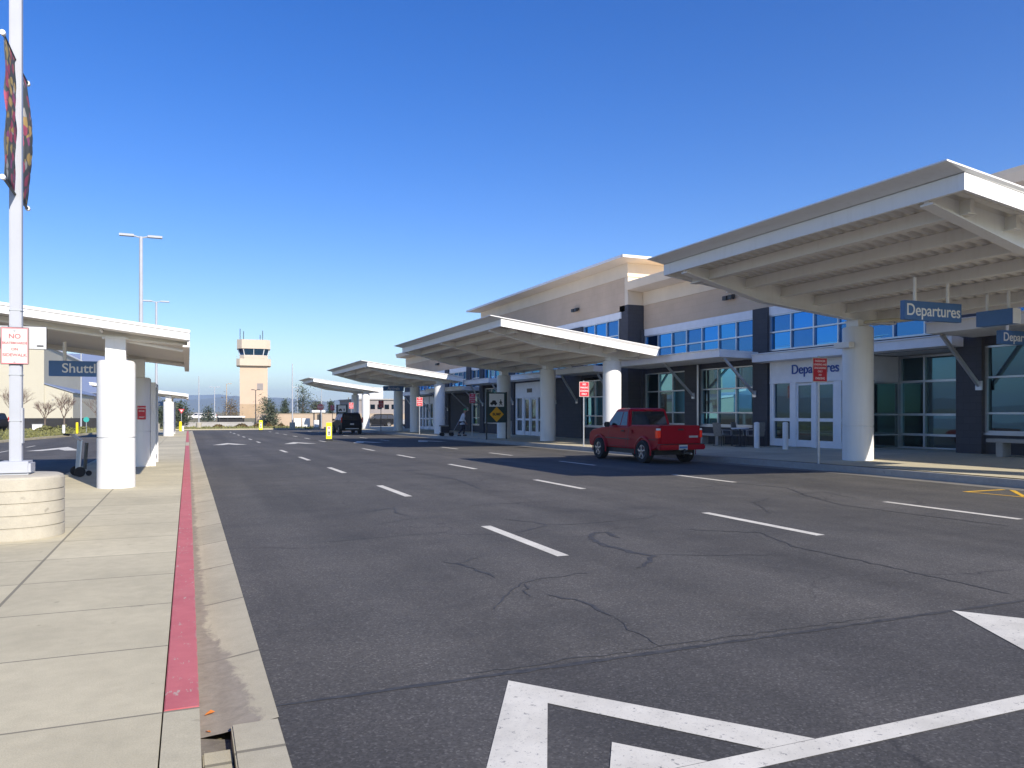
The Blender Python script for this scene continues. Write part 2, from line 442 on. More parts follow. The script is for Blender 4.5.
def lettering(txt, size, mat, parent, loc, rot, ext=.006, bold=0.0, name='lettering', align='CENTER', sx=1.0):
    cu = bpy.data.curves.new(name, 'FONT'); cu.body = txt; cu.size = size; cu.extrude = ext; cu.offset = bold
    cu.align_x = align; cu.align_y = 'CENTER'; cu.space_line = 1.0
    t = bpy.data.objects.new('tmp_text', cu); COL.objects.link(t)
    dg = bpy.context.evaluated_depsgraph_get(); dg.update()
    me = bpy.data.meshes.new_from_object(t.evaluated_get(dg))
    bpy.data.objects.remove(t)
    me.materials.clear(); me.materials.append(M[mat])
    mat4 = Matrix.Translation(loc) @ Matrix.Rotation(rot[2], 4, 'Z') @ Matrix.Rotation(rot[1], 4, 'Y') @ Matrix.Rotation(rot[0], 4, 'X') @ Matrix.Diagonal((sx, 1, 1, 1))
    me.transform(mat4)
    o = bpy.data.objects.new(name, me); COL.objects.link(o); o.parent = parent
    return o
FACE_S = (R(90), 0, 0)           # readable by someone looking along +Y
FACE_W = (R(90), 0, R(-90))      # readable by someone looking along +X

def evaluated(o, mods):
    dg = bpy.context.evaluated_depsgraph_get(); dg.update()
    me = bpy.data.meshes.new_from_object(o.evaluated_get(dg))
    o.modifiers.clear(); o.data = me
    return o

# ------------------------------------------------------------------ ground, roads, pavements
YS = [-60, -20, -5, 15, 30, 50, 70, 90, 105, 120]
def strip(mb, xl, xr, y0, y1, off, zf=gz, thick=None):
    ys = sorted(set([y0, y1] + [y for y in YS if y0 < y < y1] + [y0 + (y1 - y0) * i / 14 for i in range(15)]))
    L = xl if callable(xl) else (lambda y: xl)
    Rr = xr if callable(xr) else (lambda y: xr)
    rows = []
    for y in ys:
        a, b = L(y), Rr(y)
        rows.append(((a, y, zf(y) + off), (b, y, zf(y) + off)))
    o = len(mb.v)
    for a, b in rows: mb.v += [a, b]
    n = len(rows)
    for i in range(n - 1):
        mb.f.append((o + 2 * i, o + 2 * i + 1, o + 2 * i + 3, o + 2 * i + 2))
    if thick:
        q = len(mb.v)
        for a, b in rows: mb.v += [(a[0], a[1], a[2] - thick), (b[0], b[1], b[2] - thick)]
        for i in range(n - 1):
            mb.f.append((q + 2 * i, q + 2 * i + 2, q + 2 * i + 3, q + 2 * i + 1))
            mb.f.append((o + 2 * i, o + 2 * i + 2, q + 2 * i + 2, q + 2 * i))
            mb.f.append((o + 2 * i + 1, q + 2 * i + 1, q + 2 * i + 3, o + 2 * i + 3))
        mb.f.append((o, q, q + 1, o + 1)); e = 2 * n - 2
        mb.f.append((o + e, o + e + 1, q + e + 1, q + e))
    return mb

# one terrain sheet to the horizon
mb = MB()
ys = [-400, -60, 15, 40, 70, 95, 120, 300, 1000, 3000, 9000]
xs = [-9000, -2000, -300, -60, 0, 60, 300, 2000, 9000]
for y in ys:
    for x in xs: mb.v.append((x, y, gz(y) - .10))
for j in range(len(ys) - 1):
    for i in range(len(xs) - 1):
        a = j * len(xs) + i; mb.f.append((a, a + 1, a + len(xs) + 1, a + len(xs)))
struct('ground', mb, 'terrain_soil')

KX = lambda y: 15.15 if y > 40 else (15.15 + .35 * min(1, max(0, (24 - y) / 14)) if y < 24 else 15.15)   # terminal kerb line
struct('road', strip(MB(), .42, lambda y: KX(y) - .45, -40, 88, 0), 'asphalt')
leftedge = lambda y: -24 if y < 20 else (-24 + (y - 20) * .455 if y < 50 else -10.3 + (y - 50) * .118)
struct('shuttle_road', strip(MB(), leftedge, -2.62, -40, 90, 0.001), 'asphalt')
struct('cross_road', MB().add([(-5.58, 88.0, gz(88)), (26, 88.0, gz(88)), (26, 92.0, gz(92)), (-5.35, 92.0, gz(92))], [(0, 1, 2, 3)]), 'asphalt')

# island sidewalk with kerbs and gutter
struct('island_sidewalk', strip(MB(), -2.47, -.112, -30, 79, ISL, thick=.2), 'walk_concrete')
mb = MB()
for a, b in ((4.0, 38.6), (43.5, 79)):
    strip(mb, -.105, .05, a, b, ISL + .002, thick=.25)
struct('red_kerb', mb, 'curb_red', bevel=.004)
mb = MB(); strip(mb, -.105, .05, -30, 3.985, ISL + .002, thick=.3); strip(mb, -.105, .05, 38.61, 43.49, ISL + .002, thick=.25)
strip(mb, -2.62, -2.48, -30, 79, ISL + .001, thick=.25)
struct('island_kerb', mb, 'kerb_concrete', bevel=.012)
# gutter pan, dipping slightly to the kerb; beside the camera it falls into an inlet
mb = MB()
for a, b in ((4.075, 88),):
    yy = [a + (b - a) * i / 30 for i in range(31)]
    o = len(mb.v)
    for y in yy: mb.v += [(.05, y, gz(y) - .045), (.16, y, gz(y) - .036), (0.425, y, gz(y) + .004)]
    for i in range(30):
        for k in range(2): mb.f.append((o + 3 * i + k, o + 3 * i + k + 1, o + 3 * i + k + 4, o + 3 * i + k + 3))
struct('gutter', mb, 'gutter_pan')
struct('gutter_slab', MB().box(.195, 0.425, -10, 4.06, -.16, .006), 'gutter_concrete', bevel=.008)
struct('inlet_floor', MB().add([(.05, -10, -.10), (.195, -10, -.10), (.195, 4.08, -.075), (.05, 4.08, -.048)], [(0, 1, 2, 3)]), 'gutter_dirt')
struct('inlet_slab', MB().box(.062, .188, -10, 3.87, -.12, -.035), 'gutter_concrete', bevel=.006)
for (x, y, q, a, lb) in ((.105, 4.36, .024, .4, 'curled orange dead leaf in the dirty gutter beside the red kerb end'), (.092, 4.12, .013, 2.6, 'tiny orange leaf scrap at the lip of the gutter inlet')):
    ca, sa = math.cos(a), math.sin(a); lf = MB()
    P5 = [(-1.2, 0, .1), (-.4, -.55, .55), (.5, -.5, .35), (1.25, .05, .3), (.5, .55, .75), (-.4, .5, .4)]
    lf.add([(x + u * q * ca - v * q * sa, y + u * q * sa + v * q * ca, -.038 + w * q) for u, v, w in P5], [(0, 1, 2, 3), (0, 3, 4, 5)])
    tag(obj('fallen_leaf', lf, 'leaf_orange', fixn=False), lb, 'leaf', 'fallen leaves in the gutter')

# terminal sidewalk with kerb and gutter
mb = MB()
ysw = [-30, -10, 0] + list(range(4, 96, 3))
def wx(y): return [KX(y) + .152, 18, 21, 23.6]
o = 0
for y in ysw:
    for x in wx(y): mb.v.append((x, y, sw(x, y)))
for j in range(len(ysw) - 1):
    for i in range(3):
        a = j * 4 + i; mb.f.append((a, a + 1, a + 5, a + 4))
struct('terminal_sidewalk', mb, 'far_walk')
mb = MB(); strip(mb, KX, lambda y: KX(y) + .15, -30, 94, .172, thick=.3)
struct('terminal_kerb', mb, 'grey_concrete', bevel=.012)
struct('terminal_gutter', strip(MB(), lambda y: KX(y) - .455, KX, -30, 94, .004), 'worn_gutter')
struct('apron', MB().add([(23.5, 76.5, gz(77) - .02), (60, 76.5, gz(77) - .02), (60, 125, gz(120) - .02), (15.3, 125, gz(120) - .02), (15.3, 95, gz(95) - .02), (23.5, 94, gz(94) - .02)], [(0, 1, 2, 3, 4, 5)]), 'asphalt')

# painted markings, a few millimetres above the asphalt
def sheet(name, polys, mat, off=.004):
    mb = MB()
    for poly in polys:
        mb.add([(x, y, gz(y) + off) for x, y in poly], [tuple(range(len(poly)))])
    o = struct(name, mb, mat, fixn=False)
    for p in o.data.polygons:
        if p.normal.z < 0: p.flip()
    return o
for x in (3.71, 7.30, 11.03):
    for k in range(0, 12):
        y = 7.45 + 6.3 * k
        if y > 80 or (36 < y < 43): continue
        sheet('lane_dash', [[(x - .07, y), (x + .07, y), (x + .07, y + 2.35), (x - .07, y + 2.35)]], 'road_paint')
def chevron(x, y, w, h, t=.30):
    # outline arrowhead pointing along +Y: two bands
    L = [(x, y), (x - w, y - h), (x - w + t * 1.1, y - h), (x, y - t * 1.35)]
    Rr = [(x, y), (x, y - t * 1.35), (x + w - t * 1.1, y - h), (x + w, y - h)]
    return [L, Rr]
hump = []
sheet('hump_marking', [[(1.70, 4.12), (1.03, 2.828), (1.335, 2.828), (1.76, 3.72)], [(1.70, 4.12), (1.76, 3.72), (2.44, 2.828), (2.735, 2.828)], [(1.83, 3.165), (1.62, 2.828), (2.12, 2.828)],
                       [(.62, 2.69), (14.6, 2.69), (14.6, 2.825), (.62, 2.825)]], 'road_paint')
sheet('hump_marking', [[(5.48, 4.24), (4.72, 2.83), (5.15, 2.83), (5.50, 3.25), (5.95, 2.83), (6.55, 2.83)]], 'road_paint', .0045)
for x in (2.0, 5.55, 9.2, 12.9):
    sheet('hump_marking', [[(x, 45.6), (x - .85, 42.6), (x - .3, 42.6), (x, 43.6), (x + .3, 42.6), (x + .85, 42.6)]], 'road_paint', .005)
for x in (-5.4,):
    sheet('hump_marking', [[(x, 43.2), (x - 1.0, 38.6), (x - .45, 38.6), (x, 40.3), (x + .45, 38.6), (x + 1.0, 38.6)]], 'road_paint', .006)
    sheet('hump_marking', [[(x - 3.7, 43.2), (x - 4.7, 38.6), (x - 4.15, 38.6), (x - 3.7, 40.3), (x - 3.25, 38.6), (x - 2.7, 38.6)]], 'road_paint', .006)
for k in range(6):
    sheet('lane_dash', [[(-7.25, 12 + 6.3 * k), (-7.14, 12 + 6.3 * k), (-7.14, 14.3 + 6.3 * k), (-7.25, 14.3 + 6.3 * k)]], 'road_paint', .006)
sheet('yellow_hatching', [[(13.86, 10.36), (14.92, 10.36), (14.92, 10.46), (13.80, 10.46)], [(13.86, 10.36), (13.80, 10.46), (13.90, 9.4), (13.98, 9.4)],
                          [(13.98, 9.42), (14.10, 9.42), (14.95, 10.20), (14.95, 10.33)], [(13.95, 8.2), (14.05, 8.2), (13.98, 9.4), (13.90, 9.4)], [(13.86, 8.2), (14.92, 8.2), (14.92, 8.3), (13.86, 8.3)]], 'paint_yellow')
sheet('yellow_hatching', [[(14.3, 63), (14.42, 63), (14.42, 74), (14.3, 74)]], 'paint_yellow')

# tar seals along the cracks
def ribbon(pts, w, seed=0, jit=.028):
    rg = random.Random(seed); P = []
    for i in range(len(pts) - 1):
        a, b = Vector(pts[i]), Vector(pts[i + 1]); n = max(2, int((b - a).length / .09))
        for k in range(n):
            P.append(a + (b - a) * k / n + Vector((rg.uniform(-1, 1), rg.uniform(-1, 1))) * jit)
    P.append(Vector(pts[-1])); out_l = []; out_r = []
    for i, p in enumerate(P):
        d = (P[min(i + 1, len(P) - 1)] - P[max(0, i - 1)]).normalized(); nn = Vector((-d.y, d.x))
        tp = min(1, i / 3 + .25, (len(P) - 1 - i) / 3 + .25)
        ww = w * tp * rg.uniform(.55, 1.3) / 2
        out_l.append(p + nn * ww); out_r.append(p - nn * ww)
    return [[(out_l[i].x, out_l[i].y), (out_r[i].x, out_r[i].y), (out_r[i + 1].x, out_r[i + 1].y), (out_l[i + 1].x, out_l[i + 1].y)] for i in range(len(P) - 1)]
cracks = [
    ([(2.4, 7.65), (2.53, 7.48), (2.59, 7.18), (2.64, 6.73)], .05), ([(2.53, 7.48), (2.9, 7.79)], .04),
    ([(2.19, 5.62), (2.43, 6.0), (2.8, 6.45), (3.12, 6.53), (3.6, 6.6)], .025), ([(2.81, 6.39), (2.59, 5.86)], .03),
    ([(2.82, 5.95), (2.92, 5.68), (2.98, 5.48), (2.96, 5.13)], .06), ([(2.96, 5.13), (2.92, 4.87), (2.88, 4.64), (2.87, 4.26)], .015),
    ([(4.86, 8.21), (4.96, 8.67), (4.8, 8.73), (4.58, 8.49), (4.44, 7.94), (4.51, 7.36), (4.6, 7.08), (4.31, 6.74), (4.1, 6.61)], .11),
    ([(4.19, 10.35), (4.48, 9.89), (4.51, 9.59), (4.13, 9.26), (3.81, 9.15)], .05), ([(4.56, 9.57), (5.06, 9.48), (6.1, 9.64), (6.55, 9.92)], .035),
    ([(4.68, 7.16), (5.09, 6.92), (5.9, 6.6)], .03), ([(2.45, 11.78), (3.07, 12.3), (2.92, 11.58), (3.07, 11.14)], .05),
    ([(2.35, 10.5), (2.94, 10.87), (3.37, 10.92)], .04), ([(1.2, 9.29), (2.31, 9.44), (3.2, 9.51)], .025),
    ([(6.02, 8.53), (6.74, 7.91), (6.42, 6.96), (6.44, 6.26), (6.44, 5.49), (6.45, 4.99), (6.45, 4.41)], .05),
    ([(10.88, 14.12), (11.19, 12.31), (10.56, 11.18), (9.98, 9.71), (10.12, 8.27), (10.24, 7.1)], .06), ([(10.39, 11.25), (11.32, 11.53), (10.99, 10.38)], .05),
    ([(.42, 4.24), (6.9, 4.235), (14.6, 4.25)], .075), ([(1.5, 4.32), (4.9, 4.325)], .022),
    ([(.42, 40.9), (14.6, 41.0)], .09), ([(5.4, 14.5), (5.7, 17), (5.3, 20)], .05), ([(.9, 17.3), (2.6, 17.6), (3.6, 16.9)], .05), ([(8.2, 9.4), (8.9, 10.6), (9.6, 11.0)], .05),
]
pl = []
for i, (p, w) in enumerate(cracks): pl += ribbon(p, w * .62, i, .007 if abs(p[-1][0] - p[0][0]) > 12 else .028)
sheet('crack_seal', pl, 'tar_seal', .003)

# grass verges, kept as ground cover
def verge(name, poly, z):
    struct(name, MB().add([(x, y, gz(y) + z) for x, y in poly] + [(x, y, gz(y) - .1) for x, y in poly],
           [tuple(range(len(poly)))] + [(i, (i + 1) % len(poly), (i + 1) % len(poly) + len(poly), i + len(poly)) for i in range(len(poly))]), 'grass_bed')
verge('far_verge', [(-5.2, 92.3), (12.5, 92.3), (14.9, 97), (15, 109), (-5.2, 109)], .10)
verge('left_verge', [(leftedge(20) - .3, 20), (leftedge(50) - .35, 50), (leftedge(90) - .3, 90), (-5.6, 92.3), (-5.6, 109), (-60, 109), (-60, 20)], .10)
mb = MB()
pts = [(leftedge(y) , y) for y in (20, 30, 40, 50, 60, 75, 90)] + [(-5.3, 92.1), (12.5, 92.1)]
for a, b in zip(pts[:-1], pts[1:]):
    mb.beam((a[0] - .02, a[1], gz(a[1]) + .06), (b[0] - .02, b[1], gz(b[1]) + .06), .24, .14)
struct('verge_kerb', mb, 'kerb_concrete')
mb = MB(); rg = random.Random(11)
for _ in range(9000):
    if rg.random() < .4: x, y = rg.uniform(-5, 14.5), rg.uniform(92.6, 108)
    else:
        y = rg.uniform(40, 105); x = (leftedge(min(y, 90)) - .4) - rg.random() ** 1.6 * 22
    z = gz(y) + .10; h = rg.uniform(.05, .16) * (2.2 if rg.random() < .12 else 1); a = rg.uniform(0, 6.28); w = .10
    dx, dy = math.cos(a) * w, math.sin(a) * w
    mb.add([(x - dx, y - dy, z), (x + dx, y + dy, z), (x + rg.uniform(-.08, .08), y + rg.uniform(-.08, .08), z + h)], [(0, 1, 2)])
struct('dry_grass', mb, 'grass_blade', kind='stuff', fixn=False)

# distant hills
def hills(name, dist, prof, seed, depth):
    rg = random.Random(seed); mb = MB(); n = 140; rows = 9
    ph = [(rg.uniform(.5, 1), rg.uniform(0, 6.28), f) for f in (3, 7, 13, 29, 53)]
    for j in range(rows):
        t = j / (rows - 1)
        for i in range(n + 1):
            a = R(-62 + 128 * i / n)
            h = prof(-62 + 128 * i / n) * (1 + .10 * sum(p[0] * math.sin(p[2] * a * 2 + p[1]) for p in ph) / 2)
            prof_t = math.sin(math.pi * t) ** .8
            jit = 1 + .14 * math.sin(a * 90 + 3 * t * 7) * (1 - abs(2 * t - 1)) + .08 * math.sin(a * 230 + j)
            d = dist + depth * (t - .5)
            mb.v.append((d * math.sin(a), d * math.cos(a), -3 + max(0, h * prof_t * jit)))
    for j in range(rows - 1):
        for i in range(n):
            a = j * (n + 1) + i; mb.f.append((a, a + 1, a + n + 2, a + n + 1))
    struct(name, mb, 'hill_scrub', smooth=True)
hills('hills', 5200, lambda a: 62 + 14 * math.sin(a * .13 + .6) + 14 * math.sin(a * .41), 4, 1500)
hills('far_hills', 7600, lambda a: 112 + 30 * math.sin(a * .19 + 2.2) + 16 * math.sin(a * .5 + 1), 9, 1600)

# haze: one closed box round the whole place
hz = NT('haze_air'); hz.t.nodes.remove(hz.b)
pv = hz.n('ShaderNodeVolumePrincipled'); pv.inputs['Color'].default_value = (.64, .80, 1, 1); pv.inputs['Density'].default_value = .00020
pv.inputs['Anisotropy'].default_value = .2
hz.l(pv.outputs[0], hz.out.inputs['Volume']); M['haze_air'] = hz.m
HZ = struct('haze', MB().box(-9600, 9600, -500, 9600, -8, 235), 'haze_air', kind='stuff')

exec_parts = []
# ------------------------------------------------------------------ helpers for things built in place
def wobj(name, mb, mat, parent, root, **k):
    lx, ly, lz = root.location
    mb.v = [(x - lx, y - ly, z - lz) for x, y, z in mb.v]
    return obj(name, mb, mat, parent, **k)

# ------------------------------------------------------------------ canopies
def canopy(name, label, cat, group, xF, xB, zF, zB, Y0, Y1, colx, colys, colH, base, colr=.40, plain=False, mat='white_steel'):
    """roof falling from xF (high edge) to xB (low edge); columns stand at colx"""
    root = thing(name, label, cat, (colx, (Y0 + Y1) / 2, base(colx, (Y0 + Y1) / 2)), 0, group)
    s = lambda x: zF + (zB - zF) * (x - xF) / (xB - xF)
    sg = 1 if xB > xF else -1
    n0 = .30
    # deck: fluted sheet, flutes running across
    mb = MB(); pitch = .28; k = int((Y1 - Y0) / pitch); prof = []
    for i in range(k):
        y = Y0 + .03 + i * pitch
        prof += [(y, -.032), (y + .10, -.032), (y + .125, -.114), (y + .255, -.114)]
    if plain: prof = [(Y0 + .03, -.15), (Y1 - .03, -.15)]
    prof.append((Y1 - .03, prof[-1][1]))
    for y, dz in prof: mb.v += [(xF + sg * .06, y, s(xF) + dz), (xB - sg * .06, y, s(xB) + dz)]
    for i in range(len(prof) - 1): mb.f.append((2 * i, 2 * i + 1, 2 * i + 3, 2 * i + 2))
    wobj('roof_deck', mb, 'soffit' , root, root)
    mb = MB().add([(xF, Y0, s(xF) + .02), (xB, Y0, s(xB) + .02), (xB, Y1, s(xB) + .02), (xF, Y1, s(xF) + .02),
                   (xF, Y0, s(xF) - .03), (xB, Y0, s(xB) - .03), (xB, Y1, s(xB) - .03), (xF, Y1, s(xF) - .03)],
                  [(0, 1, 2, 3), (4, 7, 6, 5), (0, 4, 5, 1), (1, 5, 6, 2), (2, 6, 7, 3), (3, 7, 4, 0)])
    wobj('roof_sheet', mb, mat, root, root)
    # fascia swept round the four edges, its cap flaring outwards
    pr = [(-.07, -.155), (.0, -.155), (.0, -.02), (.04, .0), (.04, .03), (.02, .035), (-.07, .035)] if plain else [(-.07, -.30), (.0, -.30), (.0, -.02), (.46, .08), (.46, .105), (.02, .06), (-.07, .06)]
    mb = MB(); xl, xr = min(xF, xB), max(xF, xB)
    for cxx, cy, ox, oy in ((xl, Y0, -1, -1), (xr, Y0, 1, -1), (xr, Y1, 1, 1), (xl, Y1, -1, 1)):
        high = (cxx == xF)
        for o, dz in pr:
            k = 1 if high else .18                       # the flared cap runs along the high edge only
            mb.v.append((cxx + ox * (o * k if o > 0 else o), cy + oy * (o * .12 if o > 0 else o), s(cxx) + (dz if high or dz < .08 else dz - .02)))
    m = len(pr)
    for c in range(4):
        for i in range(m):
            a = c * m + i; b = c * m + (i + 1) % m; c2 = ((c + 1) % 4) * m
            mb.f.append((a, c2 + i, c2 + (i + 1) % m, b))
    wobj('fascia', mb, mat, root, root)
    # girders over the columns
    for cy in colys:
        P = [(xF + sg * .09, .12), (colx - sg * .25, .17), (colx + sg * .25, .17), (xB - sg * .09, .12)] if plain else [(xF + sg * .09, .24), (xF + (colx - xF) * .42, .50), (colx - sg * .25, .40), (colx + sg * .25, .40), (xB - sg * .09, .26)]
        top = [(x, s(x) - (.155 if plain else .115)) for x, d in P]; bot = [(x, s(x) - .09 - d) for x, d in P]
        mb = MB().prism(top + bot[::-1], 'Y', cy - .05, cy + .05)
        for i in range(len(P) - 1):
            mb.beam((bot[i][0], cy, bot[i][1]), (bot[i + 1][0], cy, bot[i + 1][1]), .24, .035)
        wobj('girder', mb, 'white_steel' if not plain else 'soffit', root, root)
    # joists between and beyond the girders
    if not plain:
        nj = 6
        for i in range(nj):
            x = xF + (xB - xF) * (i + .75) / (nj + .35)
            mb = MB().box(x - .045, x + .045, Y0 + .5, Y1 - .08, s(x) - .34, s(x) - .118)
            mb.box(x - .10, x + .10, Y0 + .5, Y1 - .08, s(x) - .365, s(x) - .341)
            wobj('joist', mb, 'soffit', root, root)
    else:
        for t in (.22, .50, .80):
            x = xF + (xB - xF) * t
            wobj('conduit', MB().tube([(x, Y0 + .2, s(x) - .19), (x, Y1 - .2, s(x) - .19)], .025, 8), 'soffit', root, root)
        x = xB
        wobj('gutter', MB().prism([(x - .04, s(x) - .16), (x + .0, s(x) - .16), (x + .0, s(x) - .28), (x - .12, s(x) - .28), (x - .12, s(x) - .25), (x - .04, s(x) - .25)], 'Y', Y0 + .05, Y1 - .05), 'soffit', root, root)
        wobj('downpipe', MB().tube([(colx + colr * .5, colys[0] + .1, s(colx) - .30), (x - .12, colys[0] + .1, s(x) - .30)], .03, 8), 'white_steel', root, root)
    for cy in colys:
        b = base(colx, cy); r = colr; t = b + colH
        pr2 = [(r, 0), (r, .93), (r - .02, .934), (r - .02, .952), (r, .955), (r, colH - .06), (r - .02, colH - .015), (r - .06, colH)]
        c = wobj('column', MB().lathe((colx, cy, b - .01), pr2, 40), 'white_paint', root, root, smooth=True)
        q = r * .52
        gb = s(colx) - .09 - (.17 if plain else .40)
        mb = MB().box(colx - q, colx + q, cy - q, cy + q, t - .03, gb + .02)
        mb.box(colx - q - .05, colx + q + .05, cy - q - .03, cy + q + .03, gb - .03, gb - .005)
        wobj('column_stub', mb, 'white_steel', c, root)
    return root

CG = 'entrance canopies along the terminal kerb'
def tcan(label, xF, Y0, Y1, cys, dz):
    return canopy('entrance_canopy', label, 'canopy', CG, xF, 18.4, 5.28 + dz, 4.30 + dz, Y0, Y1, 17.0, cys, 3.66, sw)
c1 = tcan('nearest white steel entrance canopy, carrying the hanging departures signs in front of the terminal', 11.2, 8.45, 16.75, (9.2, 16.0), .04)
c2 = tcan('long white entrance canopy on three round columns just beyond the red pickup truck', 11.2, 27.9, 42.9, (29.4, 35.9, 41.9), gz(36) + .02)
c3 = tcan('white entrance canopy behind the three-column one, nearer the parked black SUV', 11.45, 53.3, 67.5, (54.4, 61.1, 66.5), gz(61))
c4 = tcan('farthest and smallest entrance canopy, open to the hills past the end of the terminal', 11.55, 79.0, 86.5, (80.0, 85.5), gz(84))
# small fittings on the first canopy's far column
wobj('junction_box', MB().box(16.42, 16.60, 15.75, 16.3, 3.28, 3.44), 'pale_trim', c1, c1, bevel=.01)
wobj('drain_pipe', MB().tube([(17.0, 15.75, 3.98), (17.2, 14.9, 3.97), (18.0, 13.9, 3.97)], .045, 10), 'warm_pipe', c1, c1)

SG = 'shuttle shelters on the island'
ib = lambda x, y: gz(y) + ISL
s1 = canopy('shuttle_shelter', 'near white shuttle shelter roof on round columns over the island sidewalk at left', 'shelter', SG,
            -7.4, .03, 3.93, 3.03, 15.6, 25.3, -1.24, (16.25, 23.0), 2.38, ib, .325, True, 'white_paint')
s2 = canopy('shuttle_shelter', 'far small shuttle shelter down the island, seen beyond the near shelter roof', 'shelter', SG,
            -6.0, .03, 3.76 + gz(62), 3.03 + gz(62), 58.0, 67.6, -1.24, (58.6, 65.4), 2.38, ib, .34, True, 'white_paint')
# ------------------------------------------------------------------ terminal building
T = thing('terminal_building', 'long airport terminal with tan upper walls, blue clerestory windows and dark masonry piers', 'terminal', (21, 34, sw(21, 34)))
def W(name, mb, mat, parent=T, **k): return wobj(name, mb, mat, parent, T, **k)
def window(X, y0, y1, z0, z1, ys, zs, gm, sill=True, fw=.055, parent=T):
    mb = MB(); x0, x1 = X - .05, X + .07
    for i, (a, b) in enumerate(((y0, y0 + fw), (y1 - fw, y1))): mb.box(x0, x1, a, b, z0, z1)
    mb.box(x0 + .003, x1, y0, y1, z0, z0 + fw); mb.box(x0 + .003, x1, y0, y1, z1 - fw, z1)
    for y in ys: mb.box(x0 + .006, x1, y - fw / 2, y + fw / 2, z0, z1)
    for z in zs: mb.box(x0 + .009, x1, y0, y1, z - fw / 2, z + fw / 2)
    f = W('window', mb, 'alu', parent)
    # each pane tilts by a hair, as real glazing does
    yy = [y0] + sorted(ys) + [y1]; zz = [z0] + sorted(zs) + [z1]; mp = MB(); rg = random.Random(int((y0 + z0) * 1000))
    for i in range(len(yy) - 1):
        for j in range(len(zz) - 1):
            t, u = rg.uniform(-.006, .006), rg.uniform(-.006, .006)
            mp.add([(X + .03 + t, yy[i], zz[j]), (X + .03 + u, yy[i + 1], zz[j]), (X + .03 - t, yy[i + 1], zz[j + 1]), (X + .03 - u, yy[i], zz[j + 1])], [(0, 1, 2, 3)])
    W('pane', mp, gm, f)
    if sill: W('sill', MB().box(X - .10, X + .02, y0 - .03, y1 + .03, z0 - .07, z0 - .003), 'alu', f)
    return f
def pier(X, y0, y1, z1):
    W('pier', MB().box(X - .16, X + .6, y0, y1, sw(X, y0) - .3, z1), 'dark_block')
def even(a, b, n): return [a + (b - a) * i / n for i in range(1, n)]

def low_bay(X, Ya, Yb, xe, dz, band=True):
    W('upper_wall', MB().box(X, X + .4, Ya, Yb, 5.63 + dz, 6.83 + dz), 'tan_wall')
    W('cream_band', MB().box(X - .04, X + .4, Ya, Yb, 6.833 + dz, 7.49 + dz), 'cream')
    W('header', MB().box(X - .07, X + .25, Ya, Yb, 5.30 + dz, 5.627 + dz), 'pale_trim')
    mb = MB().prism([(xe, 7.55 + dz), (xe - .10, 7.80 + dz), (xe - .12, 7.92 + dz), (xe + .3, 7.90 + dz), (48, 7.90 + dz), (48, 7.5 + dz), (X - .05, 7.493 + dz)], 'Y', Ya, Yb)
    W('roof', mb, 'cream')
    W('transom_wall', MB().box(X + .02, X + .35, Ya, Yb, 3.45 + dz, 3.9 + dz), 'dark_block')

X1 = 21.0
low_bay(X1, 5.0, 33.17, 20.0, 0)
for a, b in ((33.0, 33.19), (28.5, 29.5), (24.05, 24.9), (15.2, 16.0), (10.9, 11.7), (5.0, 7.0)):
    pier(X1, a, b, 3.895 if a in (28.5, 10.9) else 5.62)
def upper(X, a, b, n, dz=0, z0=3.9, z1=5.3): window(X, a, b, z0 + dz, z1 + dz, even(a, b, n), [4.62 + dz] if z1 < 6 else [4.62 + dz, 5.4 + dz], 'glass_blue', False)
upper(X1, 24.9, 33.0, 7); upper(X1, 16.0, 24.05, 7); upper(X1, 7.0, 15.2, 7)
def lowwin(X, a, b, n, dz=0, h=3.42):
    window(X + .03, a, b, .95 + dz, h + dz, even(a, b, n), [1.50 + dz, 2.52 + dz], 'glass_teal')
    W('spandrel', MB().box(X, X + .4, a, b, -.3 + dz, .875 + dz), 'dark_block')
lowwin(X1, 29.5, 33.0, 3); lowwin(X1, 24.9, 28.5, 3); lowwin(X1, 11.7, 15.2, 3); lowwin(X1, 7.0, 10.9, 3)

